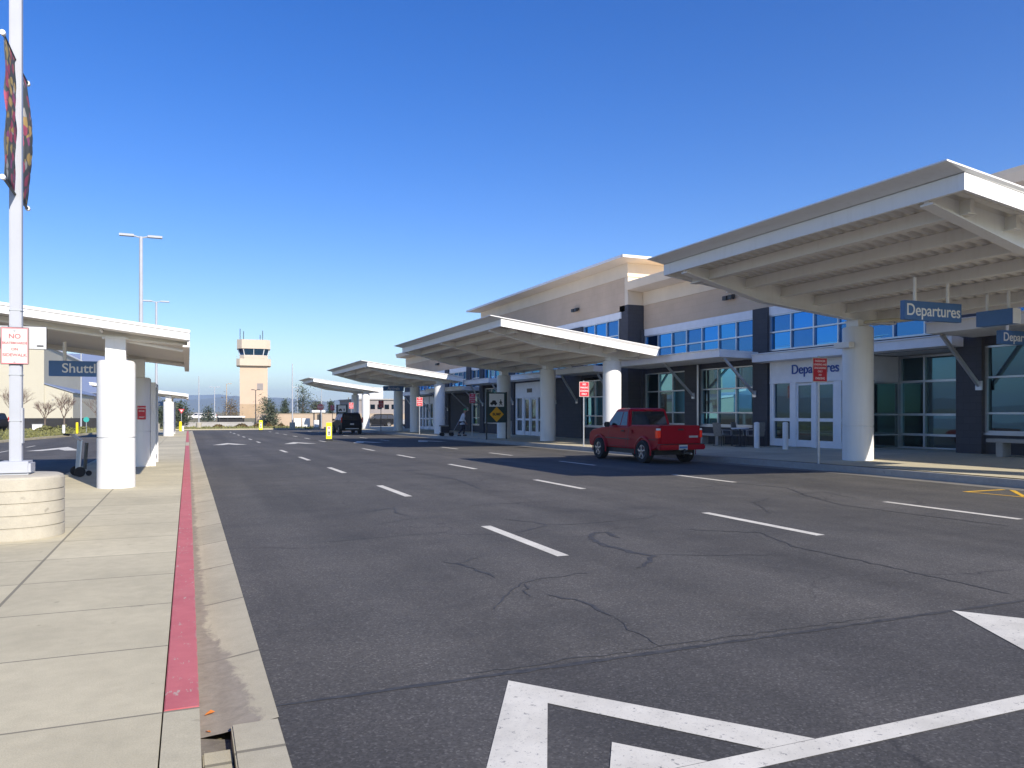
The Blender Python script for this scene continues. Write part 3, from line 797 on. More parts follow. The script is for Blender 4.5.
def vestibule(X, y0, y1, zb, h, text, dz=0, gm='glass_teal'):
    """sliding doors between sidelights under a pale transom panel"""
    zt = zb + 2.38
    L = y1 - y0
    mb = MB()
    mb.box(X - .12, X + .3, y0, y1, zt, h)
    for a, b in ((0, .045), (.225, .30), (.48, .525), (.70, .765), (.955, 1)):
        mb.box(X - .115, X + .2, y0 + a * L, y0 + b * L, zb, zt - .003)
    for a, b in ((.045, .225), (.765, .955)):
        mb.box(X - .10, X + .2, y0 + a * L, y0 + b * L, zb, zb + .28); mb.box(X - .10, X + .2, y0 + a * L, y0 + b * L, zb + .95, zb + 1.07)
    for y in (y0 + .10, y1 - .05):
        mb.box(X - .135, X - .122, y - .03, y, zb, h)
    mb.box(X - .135, X - .122, y0, y1, zt + .02, zt + .06)
    sr = W('door_surround', mb, 'pale_trim')
    for a, b in ((.045, .225), (.765, .955)):
        W('sidelight', MB().box(X - .03, X - .015, y0 + a * L, y0 + b * L, zb + .28, zt), gm, sr)
    for a, b in ((.30, .48), (.525, .70)):
        ya, yb = y0 + a * L, y0 + b * L
        mb = MB(); f = .075
        mb.box(X - .06, X, ya, ya + f, zb + .01, zt - .01); mb.box(X - .06, X, yb - f, yb, zb + .01, zt - .01)
        mb.box(X - .055, X, ya + f, yb - f, zb + .01, zb + .26); mb.box(X - .055, X, ya + f, yb - f, zt - .1, zt - .01); mb.box(X - .055, X, ya + f, yb - f, zb + .95, zb + 1.07)
        d = W('sliding_door', mb, 'pale_trim')
        W('door_glass', MB().box(X - .035, X - .02, ya + f, yb - f, zb + .26, zt - .1), gm, d)
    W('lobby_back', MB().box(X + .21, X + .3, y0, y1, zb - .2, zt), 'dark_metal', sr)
    if text:
        o = lettering(text, .50, 'text_blue', T, (0, 0, 0), FACE_W, .012, .003)
        me = o.data; me.transform(Matrix.Translation((X - .14 - T.location.x, y0 + L * .49 - T.location.y, (zt + h) / 2 + .06 - T.location.z)))
        o.name = 'door_lettering'
    else:
        W('door_plate', MB().box(X - .15, X - .122, y0 + L * .42, y0 + L * .58, zt + .35, zt + .60), 'dark_metal', sr)
vestibule(X1, 19.35, 23.95, sw(21, 22) + .005, 3.46, 'Departures')
# recessed glazed entry between the doors and the next pier
W('recess_side', MB().box(X1 + .05, 22.45, 19.36, 19.48, 2.55, 3.42), 'pale_trim')
f = W('window', MB().box(X1 + .05, X1 + .12, 19.33, 19.355, .2, 2.55).box(22.40, 22.48, 19.30, 19.40, .2, 3.44).box(X1 + .05, 22.45, 19.335, 19.358, 2.50, 2.56).box(X1 + .05, 22.45, 19.335, 19.358, 1.42, 1.47).box(X1 + .05, 22.45, 19.335, 19.358, .25, .33).box(X1 + .05, 22.45, 19.335, 19.358, .74, .78), 'alu')
W('pane', MB().box(X1 + .08, 22.45, 19.365, 19.38, .25, 2.56), 'glass_dark', f)
window(22.45, 15.9, 19.32, .30, 3.42, [17.05, 18.35], [.78, 1.45, 2.55], 'glass_teal', True, .075)
W('recess_base', MB().box(22.42, 22.8, 15.9, 19.4, 0, .225), 'grey_concrete')
W('recess_soffit', MB().box(X1 + .1, 22.6, 15.9, 19.4, 3.445, 3.48), 'soffit')
W('recess_jamb', MB().box(X1 + .6, 22.6, 15.72, 15.88, 0, 3.44), 'dark_block')

# taller middle bay
X2 = 20.1
Yh0, Yh1 = 33.2, 54.0
zd = gz(44)
W('upper_wall', MB().box(X2, X2 + .4, Yh0 + .3, Yh1, 6.55, 8.23), 'tan_wall')
W('cream_band', MB().box(X2 - .04, X2 + .4, Yh0 - .04, Yh1, 8.233, 8.90), 'cream')
W('end_wall', MB().box(X2, 46, Yh0, Yh0 + .3, 6.853, 8.23), 'cream')
W('end_wall_band', MB().box(X2 + .4, 46, Yh0 - .04, Yh0 + .3, 8.233, 8.90), 'cream')
W('end_wall_base', MB().box(X2 + .605, 23, Yh0 + .01, Yh0 + .3, -.3, 6.85), 'dark_block')
W('header', MB().box(X2 - .06, X2 + .25, Yh0 + .6, Yh1, 6.22, 6.547), 'pale_trim')
mb = MB()
x0e = 19.25; y0e, y1e = 32.3, 54.9
mb.add([(x0e, y0e, 8.99), (47, y0e, 8.99), (47, y1e, 8.99), (x0e, y1e, 8.99), (x0e, y0e, 9.08), (47, y0e, 9.08), (47, y1e, 9.08), (x0e, y1e, 9.08),
        (X2 - .05, Yh0 - .05, 8.905), (46, Yh0 - .05, 8.905), (46, Yh1 + .05, 8.905), (X2 - .05, Yh1 + .05, 8.905)],
       [(4, 5, 6, 7), (0, 1, 5, 4), (1, 2, 6, 5), (2, 3, 7, 6), (3, 0, 4, 7), (0, 8, 9, 1), (1, 9, 10, 2), (2, 10, 11, 3), (3, 11, 8, 0), (8, 11, 10, 9)])
W('roof', mb, 'cream')
W('roof_edge', MB().box(x0e - .03, x0e - .002, y0e - .03, y1e, 8.98, 9.10).box(x0e - .03, 47, y0e - .03, y0e - .002, 8.981, 9.101), 'pale_trim')
W('transom_wall', MB().box(X2 + .02, X2 + .35, Yh0 + .8, Yh1, 3.40, 3.86), 'dark_block')
for a, b in ((33.2, 34.0), (37.8, 39.8), (47.4, 49.2), (53.2, 54.0)):
    W('pier', MB().box(X2 - .16 + (.16 if a < 33.5 else 0), X2 + .6, a, b, sw(X2, a) - .3, 6.85 if a < 34 else 6.20), 'dark_block')
for a, b, n in ((34.0, 37.8, 3), (39.8, 47.4, 6), (49.2, 53.2, 4)): upper(X2, a, b, n, 0, 3.86, 6.22)
lowwin(X2, 34.0, 37.8, 3, zd); lowwin(X2, 49.2, 53.2, 3, zd)
vestibule(X2, 42.6, 47.2, sw(X2, 45) + .005, 3.40, None)
W('brown_wall', MB().box(X2, X2 + .4, 39.8, 42.58, -.4, 3.4), 'dark_block')

# second low bay, to the far end of the building
X3 = 21.0; z3 = gz(66) - .1
low_bay(X3, 54.03, 78.9, 20.0, z3)
for a, b in ((54.05, 55), (58.5, 59.5), (64.2, 65.2), (75.6, 78.9)): pier(X3, a, b, 5.62 + z3)
for a, b, n in ((55, 58.5, 3), (59.5, 64.2, 4), (65.2, 75.6, 9)): upper(X3, a, b, n, z3)
lowwin(X3, 55, 58.5, 3, z3)
vestibule(X3, 65.4, 70.0, sw(X3, 68) + .005, 3.40 + z3, None); vestibule(X3, 70.1, 74.7, sw(X3, 72) + .005, 3.40 + z3, None)
W('brown_wall', MB().box(X3, X3 + .4, 59.5, 65.2, -.6, 3.40 + z3), 'dark_block')
W('far_end_wall', MB().box(X3 + .4, 46, 78.5, 78.9, -.6, 7.48 + z3), 'tan_wall')
W('back_mass', MB().box(X1 + 1.6, 46, 5.0, 78.3, -.6, 7.3 + z3), 'annex_wall')

# metal awnings with strut rods
def awning(X, xf, y0, y1, z, struts):
    mb = MB().prism([(xf, z - .13), (xf, z + .14), (xf - .06, z + .16), (xf - .06, z + .19), (xf + .05, z + .17), (X - .17, z + .10), (X - .17, z - .16)], 'Y', y0, y1)
    a = W('awning', mb, 'awning_metal')
    for y in struts:
        m2 = MB().beam((xf + .35, y, z - .15), (X - .20, y, z - 1.55), .09, .09); m2.box(X - .215, X - .17, y - .10, y + .10, z - 1.68, z - 1.42)
        W('strut', m2, 'alu', a)
awning(X1, 18.95, 24.55, 32.6, 3.80, (24.75, 28.8))
awning(X1, 20.35, 15.75, 24.35, 3.60, ())
awning(X1, 18.95, 5.0, 15.45, 3.84, (15.25, 11.3))
awning(X2, 18.6, 34.0, 38.6, 3.68, (34.3, 38.3))
awning(X2, 18.9, 40.2, 47.8, 3.66, (41.0, 47.5))
awning(X2, 18.6, 48.6, 53.6, 3.62, (48.9, 53.2))
awning(X3, 18.95, 55.2, 64.6, 3.72 + z3, (55.5, 59, 64.3)); awning(X3, 19.4, 65.2, 75.2, 3.66 + z3, (65.5, 70.0, 74.9))
# flood lights on the tan walls
for X, y, z in ((X1, 26.4, 6.35), (X2, 38.6, 7.25), (X3, 67.5, 6.3 + z3)):
    mb = MB().box(X - .10, X, y - .22, y + .22, z - .05, z + .08); mb.cbox((X - .17, y - .18, z - .04), (.16, .26, .17)); mb.cbox((X - .17, y + .18, z - .04), (.16, .26, .17))
    W('flood_light', mb, 'dark_metal', bevel=.01)
# downpipes
for y in (28.42,): W('downpipe', MB().tube([(X1 - .22, y, sw(21, y)), (X1 - .22, y, 3.6)], .05, 8), 'alu')

# ------------------------------------------------------------------ hanging signs
def hanging_sign(label, x, y, z, w, h, txt, top, size, group='hanging signs', t=.12):
    r = thing('hanging_sign', label, 'sign', (x, y, z), 0, group)
    obj('panel', MB().box(-w / 2, w / 2, -t / 2, t / 2, -h / 2, h / 2), 'sign_blue', r, bevel=.006)
    for sx in (-1, 1):
        obj('rod', MB().tube([(sx * w * .29, 0, h / 2 - .01), (sx * w * .29, 0, top - z)], .035, 8), 'white_steel', r)
    if txt: lettering(txt, size, 'text_white', r, (0, -t / 2 - .004, .0), FACE_S, .003, .003, sx=.99)
    return r
hanging_sign('blue sign reading Departures, hung by two rods under the front of the nearest canopy', 15.0, 12.1, 3.73, 1.74, .41, 'Departures', 4.45, .36)
b = hanging_sign('blank blue box sign with a white end, hung right of the first departures sign', 16.85, 11.9, 3.66, .86, .34, None, 4.3, .3, t=.26)
b.rotation_euler = (0, 0, R(-90))
obj('end_cap', MB().box(.433, .440, -.128, .128, -.168, .168), 'text_white', b)
hanging_sign('smaller blue departures sign at the right edge of the photo, hung from an awning', 19.35, 13.1, 3.40, 1.55, .34, 'Departures', 3.74, .30)
hanging_sign('dark blue sign reading Shuttles, hung under the near shuttle shelter roof', -1.95, 18.2, 2.43, 1.32, .315, 'Shuttles', 2.98, .27)
hanging_sign('dark blue sign hung under the canopy beside the black SUV, too far to read', 15.9, 63.8, 3.48, 1.75, .40, 'Arrivals', 4.2, .33)
hanging_sign('small dark blue sign under the far shuttle shelter roof', -2.2, 59.5, 2.1, 1.3, .3, 'Shuttles', 2.75, .26)

# ------------------------------------------------------------------ post signs
def post_sign(label, x, y, zb, top, lines, w=.46, h=.63, pole='galv', size=.075, face='sign_red_face', trim='sign_white', group='red kerb signs', off=None):
    r = thing('parking_sign', label, 'sign', (x, y, zb), 0, group)
    obj('post', MB().tube([(0, 0, -.02), (0, 0, top + .05)], .03, 8), pole, r)
    obj('plate', MB().box(-w / 2, w / 2, -.052, -.040, top - h, top), trim, r, bevel=.004)
    obj('face', MB().box(-w / 2 + .018, w / 2 - .018, -.057, -.0525, top - h + .018, top - .018), face, r)
    n = len(lines)
    for i, (t, k) in enumerate(lines):
        if not t: continue
        z = top - .045 - (h - .09) * (i + .5) / n
        lettering(t, size * k, 'text_white', r, (0, -.0585, z), FACE_S, .001, .001, sx=.9)
    return r
L1 = [('PASSENGER', 1), ('LOADING AND', .95), ('UNLOADING', 1), ('ONLY', .9), ('NO', .9), ('PARKING', 1.15)]
L2 = [('NO', 1.5), ('PARKING', 1.3), ('LOADING', 1.3), ('ONLY', 1.4)]
post_sign('red passenger loading sign on a grey post in front of the Departures doors', 15.45, 15.85, sw(15.4, 15.6), 2.80, L1, w=.50, h=.64)
post_sign('red no parking sign on a post by the nose of the red pickup', 15.4, 29.0, sw(15.4, 29), 2.72, L2)
post_sign('red kerb sign whose post stands beside the walking person', 17.3, 48.2, sw(17.3, 48), 2.75, L2, w=.44)
post_sign('bright red kerb sign left of the sunlit white canopy column', 15.3, 53.8, sw(15.3, 53.8), 2.65, L2)
post_sign('dark red kerb sign right of the SUV, just left of a shaded canopy column', 15.3, 65.8, sw(15.3, 65.8), 2.65, L2, pole='dark_metal', face='sign_red')
post_sign('pale red kerb sign showing above the roof of the black SUV', 15.3, 79.0, sw(15.3, 79), 2.7, L2)
post_sign('small dark red sign left of the framed board beyond the SUV', 15.2, 89.5, sw(15.2, 89.5), 2.6, L2, pole='dark_metal', face='sign_red')

# stop sign and yield sign near the road end
r = thing('stop_sign', 'small round-looking red stop sign on a tall post near the end of the road', 'sign', (13.4, 86.5, gz(86.5)))
obj('post', MB().tube([(0, 0, 0), (0, 0, 2.9)], .03, 8), 'galv', r)
obj('plate', MB().prism([(.38 * math.cos(R(22.5 + 45 * i)), 2.5 + .38 * math.sin(R(22.5 + 45 * i))) for i in range(8)], 'Y', -.06, -.04), 'sign_pink', r)
lettering('STOP', .26, 'text_white', r, (0, -.062, 2.5), FACE_S, .001, .003)
r = thing('yield_sign', 'small triangular yield sign among the trees beyond the far shelter', 'sign', (-.6, 84.0, gz(84)))
obj('post', MB().tube([(0, 0, 0), (0, 0, 2.0)], .03, 8), 'galv', r)
obj('plate', MB().prism([(-.28, 2.25), (.28, 2.25), (0, 1.77)], 'Y', -.06, -.04), 'sign_red_face', r)
obj('centre', MB().prism([(-.14, 2.17), (.14, 2.17), (0, 1.93)], 'Y', -.066, -.061), 'sign_white', r)

# framed boards
def board(label, x, y, z, full=True):
    r = thing('framed_board', label, 'sign', (x, y, z), 0, 'framed boards by the crosswalks')
    mb = MB().box(-.62, -.56, -.04, .04, -.02, 2.62).box(.56, .62, -.04, .04, -.02, 2.62); obj('frame', mb, 'dark_metal', r)
    obj('backing', MB().box(-.56, .56, -.02, .02, .92, 2.60), 'sign_green', r)
    p = obj('pedestrian_panel', MB().box(-.44, .44, -.032, -.021, 1.80, 2.52), 'text_white', r)
    mb = MB()
    # vehicle pictogram
    mb.prism([(-.38, 1.93), (-.38, 2.02), (-.30, 2.05), (-.24, 2.15), (-.08, 2.15), (-.02, 2.04), (.02, 2.02), (.02, 1.93)], 'Y', -.036, -.0325)
    for cx in (-.28, -.08): mb.prism([(cx + .05 * math.cos(R(30 * i)), 1.92 + .05 * math.sin(R(30 * i))) for i in range(12)], 'Y', -.0365, -.033)
    # walking figure
    mb.prism([(.24 + .035 * math.cos(R(30 * i)), 2.17 + .035 * math.sin(R(30 * i))) for i in range(12)], 'Y', -.036, -.0325)
    mb.prism([(.20, 2.12), (.28, 2.12), (.29, 1.99), (.35, 1.88), (.31, 1.87), (.245, 1.97), (.19, 1.87), (.15, 1.88), (.205, 1.99)], 'Y', -.0362, -.0327)
    mb.prism([(.20, 2.11), (.14, 2.01), (.165, 1.99), (.225, 2.07)], 'Y', -.0364, -.0329); mb.prism([(.28, 2.11), (.34, 2.02), (.315, 2.0), (.26, 2.07)], 'Y', -.0364, -.0329)
    obj('pictogram', mb, 'text_black', p)
    if full:
        d = obj('warning_diamond', MB().prism([(0, .96), (.42, 1.38), (0, 1.80), (-.42, 1.38)], 'Y', -.034, -.0225), 'sign_yellow', r)
        t = lettering('BUMP', .20, 'text_black', r, (0, -.036, 1.38), FACE_S, .001, .006, sx=.95); t.parent = d
    return r
board('dark framed board with white crossing panel and yellow BUMP diamond by a canopy column', 15.75, 39.9, sw(15.7, 39.9))
board('small dark framed board behind the roof of the black SUV', 15.75, 86.6, sw(15.7, 86.6))

# yellow in-street crosswalk panels
def street_panel(label, x, y):
    r = thing('crosswalk_panel', label, 'sign', (x, y, gz(y)), 0, 'yellow in-street crosswalk panels')
    obj('base', MB().box(-.19, .19, -.19, .19, 0, .06), 'black_rubber', r, bevel=.01)
    obj('panel', MB().box(-.17, .17, -.02, .02, .10, 1.08), 'signal_yellow', r, bevel=.01)
    obj('inset', MB().box(-.11, .11, -.026, -.021, .28, .86), 'sign_white', r)
    mb = MB().prism([(.05 * math.cos(R(30 * i)), .50 + .05 * math.sin(R(30 * i))) for i in range(12)], 'Y', -.030, -.0265); mb.box(-.03, .03, -.030, -.0265, .33, .44)
    obj('pictogram', mb, 'text_black', r)
    obj('red_mark', MB().prism([(-.07, .80), (.07, .80), (0, .68)], 'Y', -.030, -.0265), 'sign_red_face', r)
    return r
street_panel('yellow crosswalk panel standing in the road left of the black SUV', 7.88, 47.6)
street_panel('smaller far yellow crosswalk panel in front of the control tower', 6.95, 84)

# notice on the shelter column
n_ = thing('red_notice', 'small red notice fixed to the second shuttle shelter column', 'sign', (-1.13, 22.68, 1.52))
obj('plate', MB().box(-.10, .10, -.02, .0, -.18, .18), 'sign_red_face', n_)
for i, t in enumerate(('LOADING', 'ZONE', '', 'ONLY')):
    if t: lettering(t, .05, 'text_white', n_, (0, -.022, .12 - i * .08), FACE_S, .001, .001)
# windbreak at the end of the shelter
wb = thing('windbreak', 'narrow white framed glass windbreak behind the second shelter column', 'screen', (-.86, 23.9, gz(24) + ISL))
obj('frame', MB().box(-.06, .06, -1.0, -.88, 0, 2.25).box(-.06, .06, .9, 1.0, 0, 2.25).box(-.04, .04, -.88, .9, 2.15, 2.25).box(-.04, .04, -.88, .9, .15, .25), 'white_paint', wb)
obj('pane', MB().box(-.01, .01, -.88, .9, .25, 2.15), 'glass_dark', wb)

# ------------------------------------------------------------------ near lamp pole on its planter
pl_ = tag(obj('concrete_planter', MB().lathe((-1.80, 10.29, ISL - .01), [(.475, 0), (.48, .02)] +
     [q for k in range(5) for q in ((.48, .02 + k * .134), (.48, .137 + k * .134), (.468, .141 + k * .134), (.468, .150 + k * .134), (.48, .154 + k * .134))][:-1] + [(.48, .66), (.465, .695), (.43, .71)], 56), 'planter_concrete', smooth=True),
     'round concrete lamp base with horizontal grooves on the island sidewalk', 'planter')
lp = thing('lamp_pole', 'square pale lamp pole with two banners standing on the grooved concrete base', 'lamp post', (-1.80, 10.29, ISL + .70))
obj('shaft', MB().box(-.06, .06, -.06, .06, 0, 8.6), 'pole_paint', lp, bevel=.012)
mb = MB().box(-.165, .165, -.165, .165, 0, .15); obj('base_cover', mb, 'pole_paint', lp, bevel=.025)
obj('handhole', MB().box(.0605, .072, -.05, .05, .35, .75), 'pole_paint', lp)
for sx in (-1, 1):
    a = obj('lamp_arm', MB().tube([(0, 0, 8.45), (sx * .7, 0, 8.6)], .035, 8), 'pole_paint', lp); obj('lamp_head', MB().cbox((sx * 1.0, 0, 8.6), (.75, .32, .12)), 'pole_paint', a, bevel=.03)
for sy in (-1, 1):
    for z in (4.70, 3.18):
        a = obj('banner_arm', MB().tube([(0, sy * .05, z - .02), (0, sy * .66, z)], .014, 8), 'dark_metal', lp)
        obj('arm_cap', MB().tube([(0, sy * .66, z), (0, sy * .71, z)], .028, 10), 'white_paint', a)
for z in (1.12, 1.85, .60): obj('strap', MB().box(-.065, .065, -.065, .065, z, z + .012), 'galv', lp)
def banner(label, sy, bulge):
    b = thing('banner', label, 'banner', (-1.80, 10.29, ISL + .70), 0, 'banners on the lamp pole')
    mb = MB(); nu, nv = 10, 22
    for j in range(nv + 1):
        z = 3.19 + 1.50 * j / nv; k = math.sin(math.pi * j / nv)
        for i in range(nu + 1):
            y = sy * (.09 + .55 * i / nu)
            mb.v.append((bulge * k * (.55 + .45 * math.sin(math.pi * i / nu)) + .012 * math.sin(i * 1.9 + j * .8) * k, y, z))
    for j in range(nv):
        for i in range(nu):
            a = j * (nu + 1) + i; mb.f.append((a, a + 1, a + nu + 2, a + nu + 1))
    o = obj('cloth', mb, 'banner_cloth', b, smooth=True, fixn=False)
    so = o.modifiers.new('t', 'SOLIDIFY'); so.thickness = .004
    return b
banner('flower-coloured cloth banner on the near side of the lamp pole, left of its shaft', -1, .018)
banner('flower-coloured cloth banner bowing out on the far right side of the lamp pole', 1, .085)
# signs on the pole
s_ = thing('sidewalk_sign', 'small white sign with red border and red lettering, strapped to the lamp pole', 'sign', (-1.80, 10.29 - .072, 2.29))
obj('plate', MB().box(-.138, .138, -.012, .0, -.21, .21), 'sign_white', s_, bevel=.012)
bd = MB()
for x0, x1, z0, z1 in ((-.130, .130, .192, .203), (-.130, .130, -.203, -.192), (-.130, -.119, -.192, .192), (.119, .130, -.192, .192)): bd.box(x0, x1, -.0150, -.0125, z0, z1)
obj('border', bd, 'sign_pink', s_)
obj('bolt', MB().tube([(0, -.02, .175), (0, -.012, .175)], .012, 8).tube([(0, -.02, -.175), (0, -.012, -.175)], .012, 8), 'galv', s_)
for t, z, k in (('NO', .105, .075), ('SKATEBOARDS', .03, .036), ('ON', -.04, .042), ('SIDEWALK', -.105, .048)):
    lettering(t, k, 'sign_text_pink', s_, (0, -.0135, z), FACE_S, .001, .001)
s_ = thing('blank_sign', 'large blank grey back of a road sign behind the red-bordered sign on the lamp pole', 'sign', (-1.80, 10.29 + .09, 2.40))
obj('plate', MB().box(-.36, .29, 0, .012, -.135, .135), 'sign_back', s_, bevel=.03)
obj('sticker', MB().box(.19, .255, -.003, -.0005, -.10, -.085), 'text_black', s_)

# ------------------------------------------------------------------ other lamp posts
LG = 'tall lamp posts'
def lamp_post(label, x, y, H, heads=2, w=.12, span=1.0, base=True, mat='pole_paint', zg=None, hm=None):
    r = thing('lamp_post', label, 'lamp post', (x, y, gz(y) if zg is None else zg), 0, LG)
    obj('shaft', MB().tube([(0, 0, 0), (0, 0, H)], [w, w * .7], 10), mat, r, smooth=True)
    if base: obj('foot', MB().lathe((0, 0, 0), [(.32, 0), (.32, .75), (.28, .8)], 16), 'planter_concrete', r)
    for s in ((-1, 1) if heads == 2 else ((1,) if heads == 1 else ())):
        a = obj('lamp_head', MB().tube([(0, 0, H - .08), (s * span * .35, 0, H + .02)], .05, 6).cbox((s * span * .72, 0, H + .04), (span * .75, .34, .13)), hm or mat, r)
    return r
lamp_post('tall white twin-headed lamp post rising above the near shuttle shelter roof', -2.80, 55.4, 13.1, w=.15, span=1.15)
lamp_post('farther white twin-headed lamp post to the right of the taller one above the shelter roof', -2.95, 86.0, 13.1, w=.14, span=1.1)
lamp_post('thin white flag-like pole on a concrete foot between the shelter and the tower', 1.2, 100, 6.3, heads=0, w=.07)
lamp_post('white twin-headed lamp post in front of the hills left of the tower', 6.2, 210, 8.4, span=1.2, base=False)
lamp_post('tan lamp post standing just left of the control tower', 8.2, 190, 8.6, heads=1, base=False, mat='wall_block')
lamp_post('dark lamp post with two small heads in front of the tower shaft', 11.5, 150, 6.2, base=False, mat='dark_metal', w=.09, span=.7)
lamp_post('white pole on a round concrete foot by the utility cabinets near the road end', 11.2, 93, 7.6, heads=0, w=.08)
lamp_post('grey twin-headed lamp post beyond the block wall, above the cabinets', 21.5, 170, 7.4, base=False, mat='galv', span=1.0, w=.10)
lamp_post('dark pole rising behind the red stop sign under the farthest canopy', 15.0, 96, 5.3, heads=0, base=False, mat='galv', w=.06)
lamp_post('white lamp post behind the Shuttles sign near the hangars', -10.3, 92, 10.2, heads=0, base=False, w=.08)
# ------------------------------------------------------------------ vehicles (local: rear at y=0, forward +Y)
def wheel(parent, x, y, r, w, sgn):
    t = MB(); prof = [(r * .62, -w / 2), (r * .93, -w / 2), (r, -w / 2 + .03), (r, w / 2 - .03), (r * .93, w / 2), (r * .62, w / 2)]
    n = 28
    for rr, dx in prof:
        for k in range(n):
            a = 2 * math.pi * k / n; t.v.append((x + dx, y + rr * math.cos(a), r + rr * math.sin(a)))
    m = len(prof)
    for i in range(m):
        for k in range(n):
            j = (i + 1) % m; t.f.append((i * n + k, i * n + (k + 1) % n, j * n + (k + 1) % n, j * n + k))
    wv = obj('wheel', t, 'black_rubber', parent, smooth=True)
    rm = MB(); xo = x + sgn * w * .34
    rm.add([(xo - sgn * .05, y + r * .62 * math.cos(2 * math.pi * k / n), r + r * .62 * math.sin(2 * math.pi * k / n)) for k in range(n)], [tuple(range(n))])
    for k in range(5):
        a = 2 * math.pi * k / 5 + .3; c, s = math.cos(a), math.sin(a)
        rm.beam((xo, y, r), (xo, y + c * r * .58, r + s * r * .58), .09, .05)
    rm.tube([(xo - sgn * .04, y, r), (xo + sgn * .03, y, r)], r * .17, 14)
    o = len(rm.v)
    for dx, rr in ((0, r * .62), (.02 * sgn, r * .60), (.02 * sgn, r * .52), (-.03 * sgn, r * .52)):
        for k in range(n):
            a = 2 * math.pi * k / n; rm.v.append((xo + dx, y + rr * math.cos(a), r + rr * math.sin(a)))
    for i in range(3):
        for k in range(n): rm.f.append((o + i * n + k, o + i * n + (k + 1) % n, o + (i + 1) * n + (k + 1) % n, o + (i + 1) * n + k))
    obj('rim', rm, 'rim_metal', wv)
    return wv

def lerp(a, b, t): return tuple(a[i] + (b[i] - a[i]) * t for i in range(3))
def face_pane(mb, q, u0, u1, v0, v1, off):
    """panel inside quad q (bl, br, tr, tl), pushed out by off"""
    P = lambda u, v: Vector(lerp(lerp(q[0], q[1], u), lerp(q[3], q[2], u), v))
    n = (Vector(q[1]) - Vector(q[0])).cross(Vector(q[3]) - Vector(q[0])).normalized()
    pts = [P(u0, v0), P(u1, v0), P(u1, v1), P(u0, v1)]
    o = [p + n * off for p in pts]; i_ = [p - n * .02 for p in pts]
    mb.add(o + i_, [(0, 1, 2, 3), (4, 7, 6, 5), (0, 4, 5, 1), (1, 5, 6, 2), (2, 6, 7, 3), (3, 7, 4, 0)])

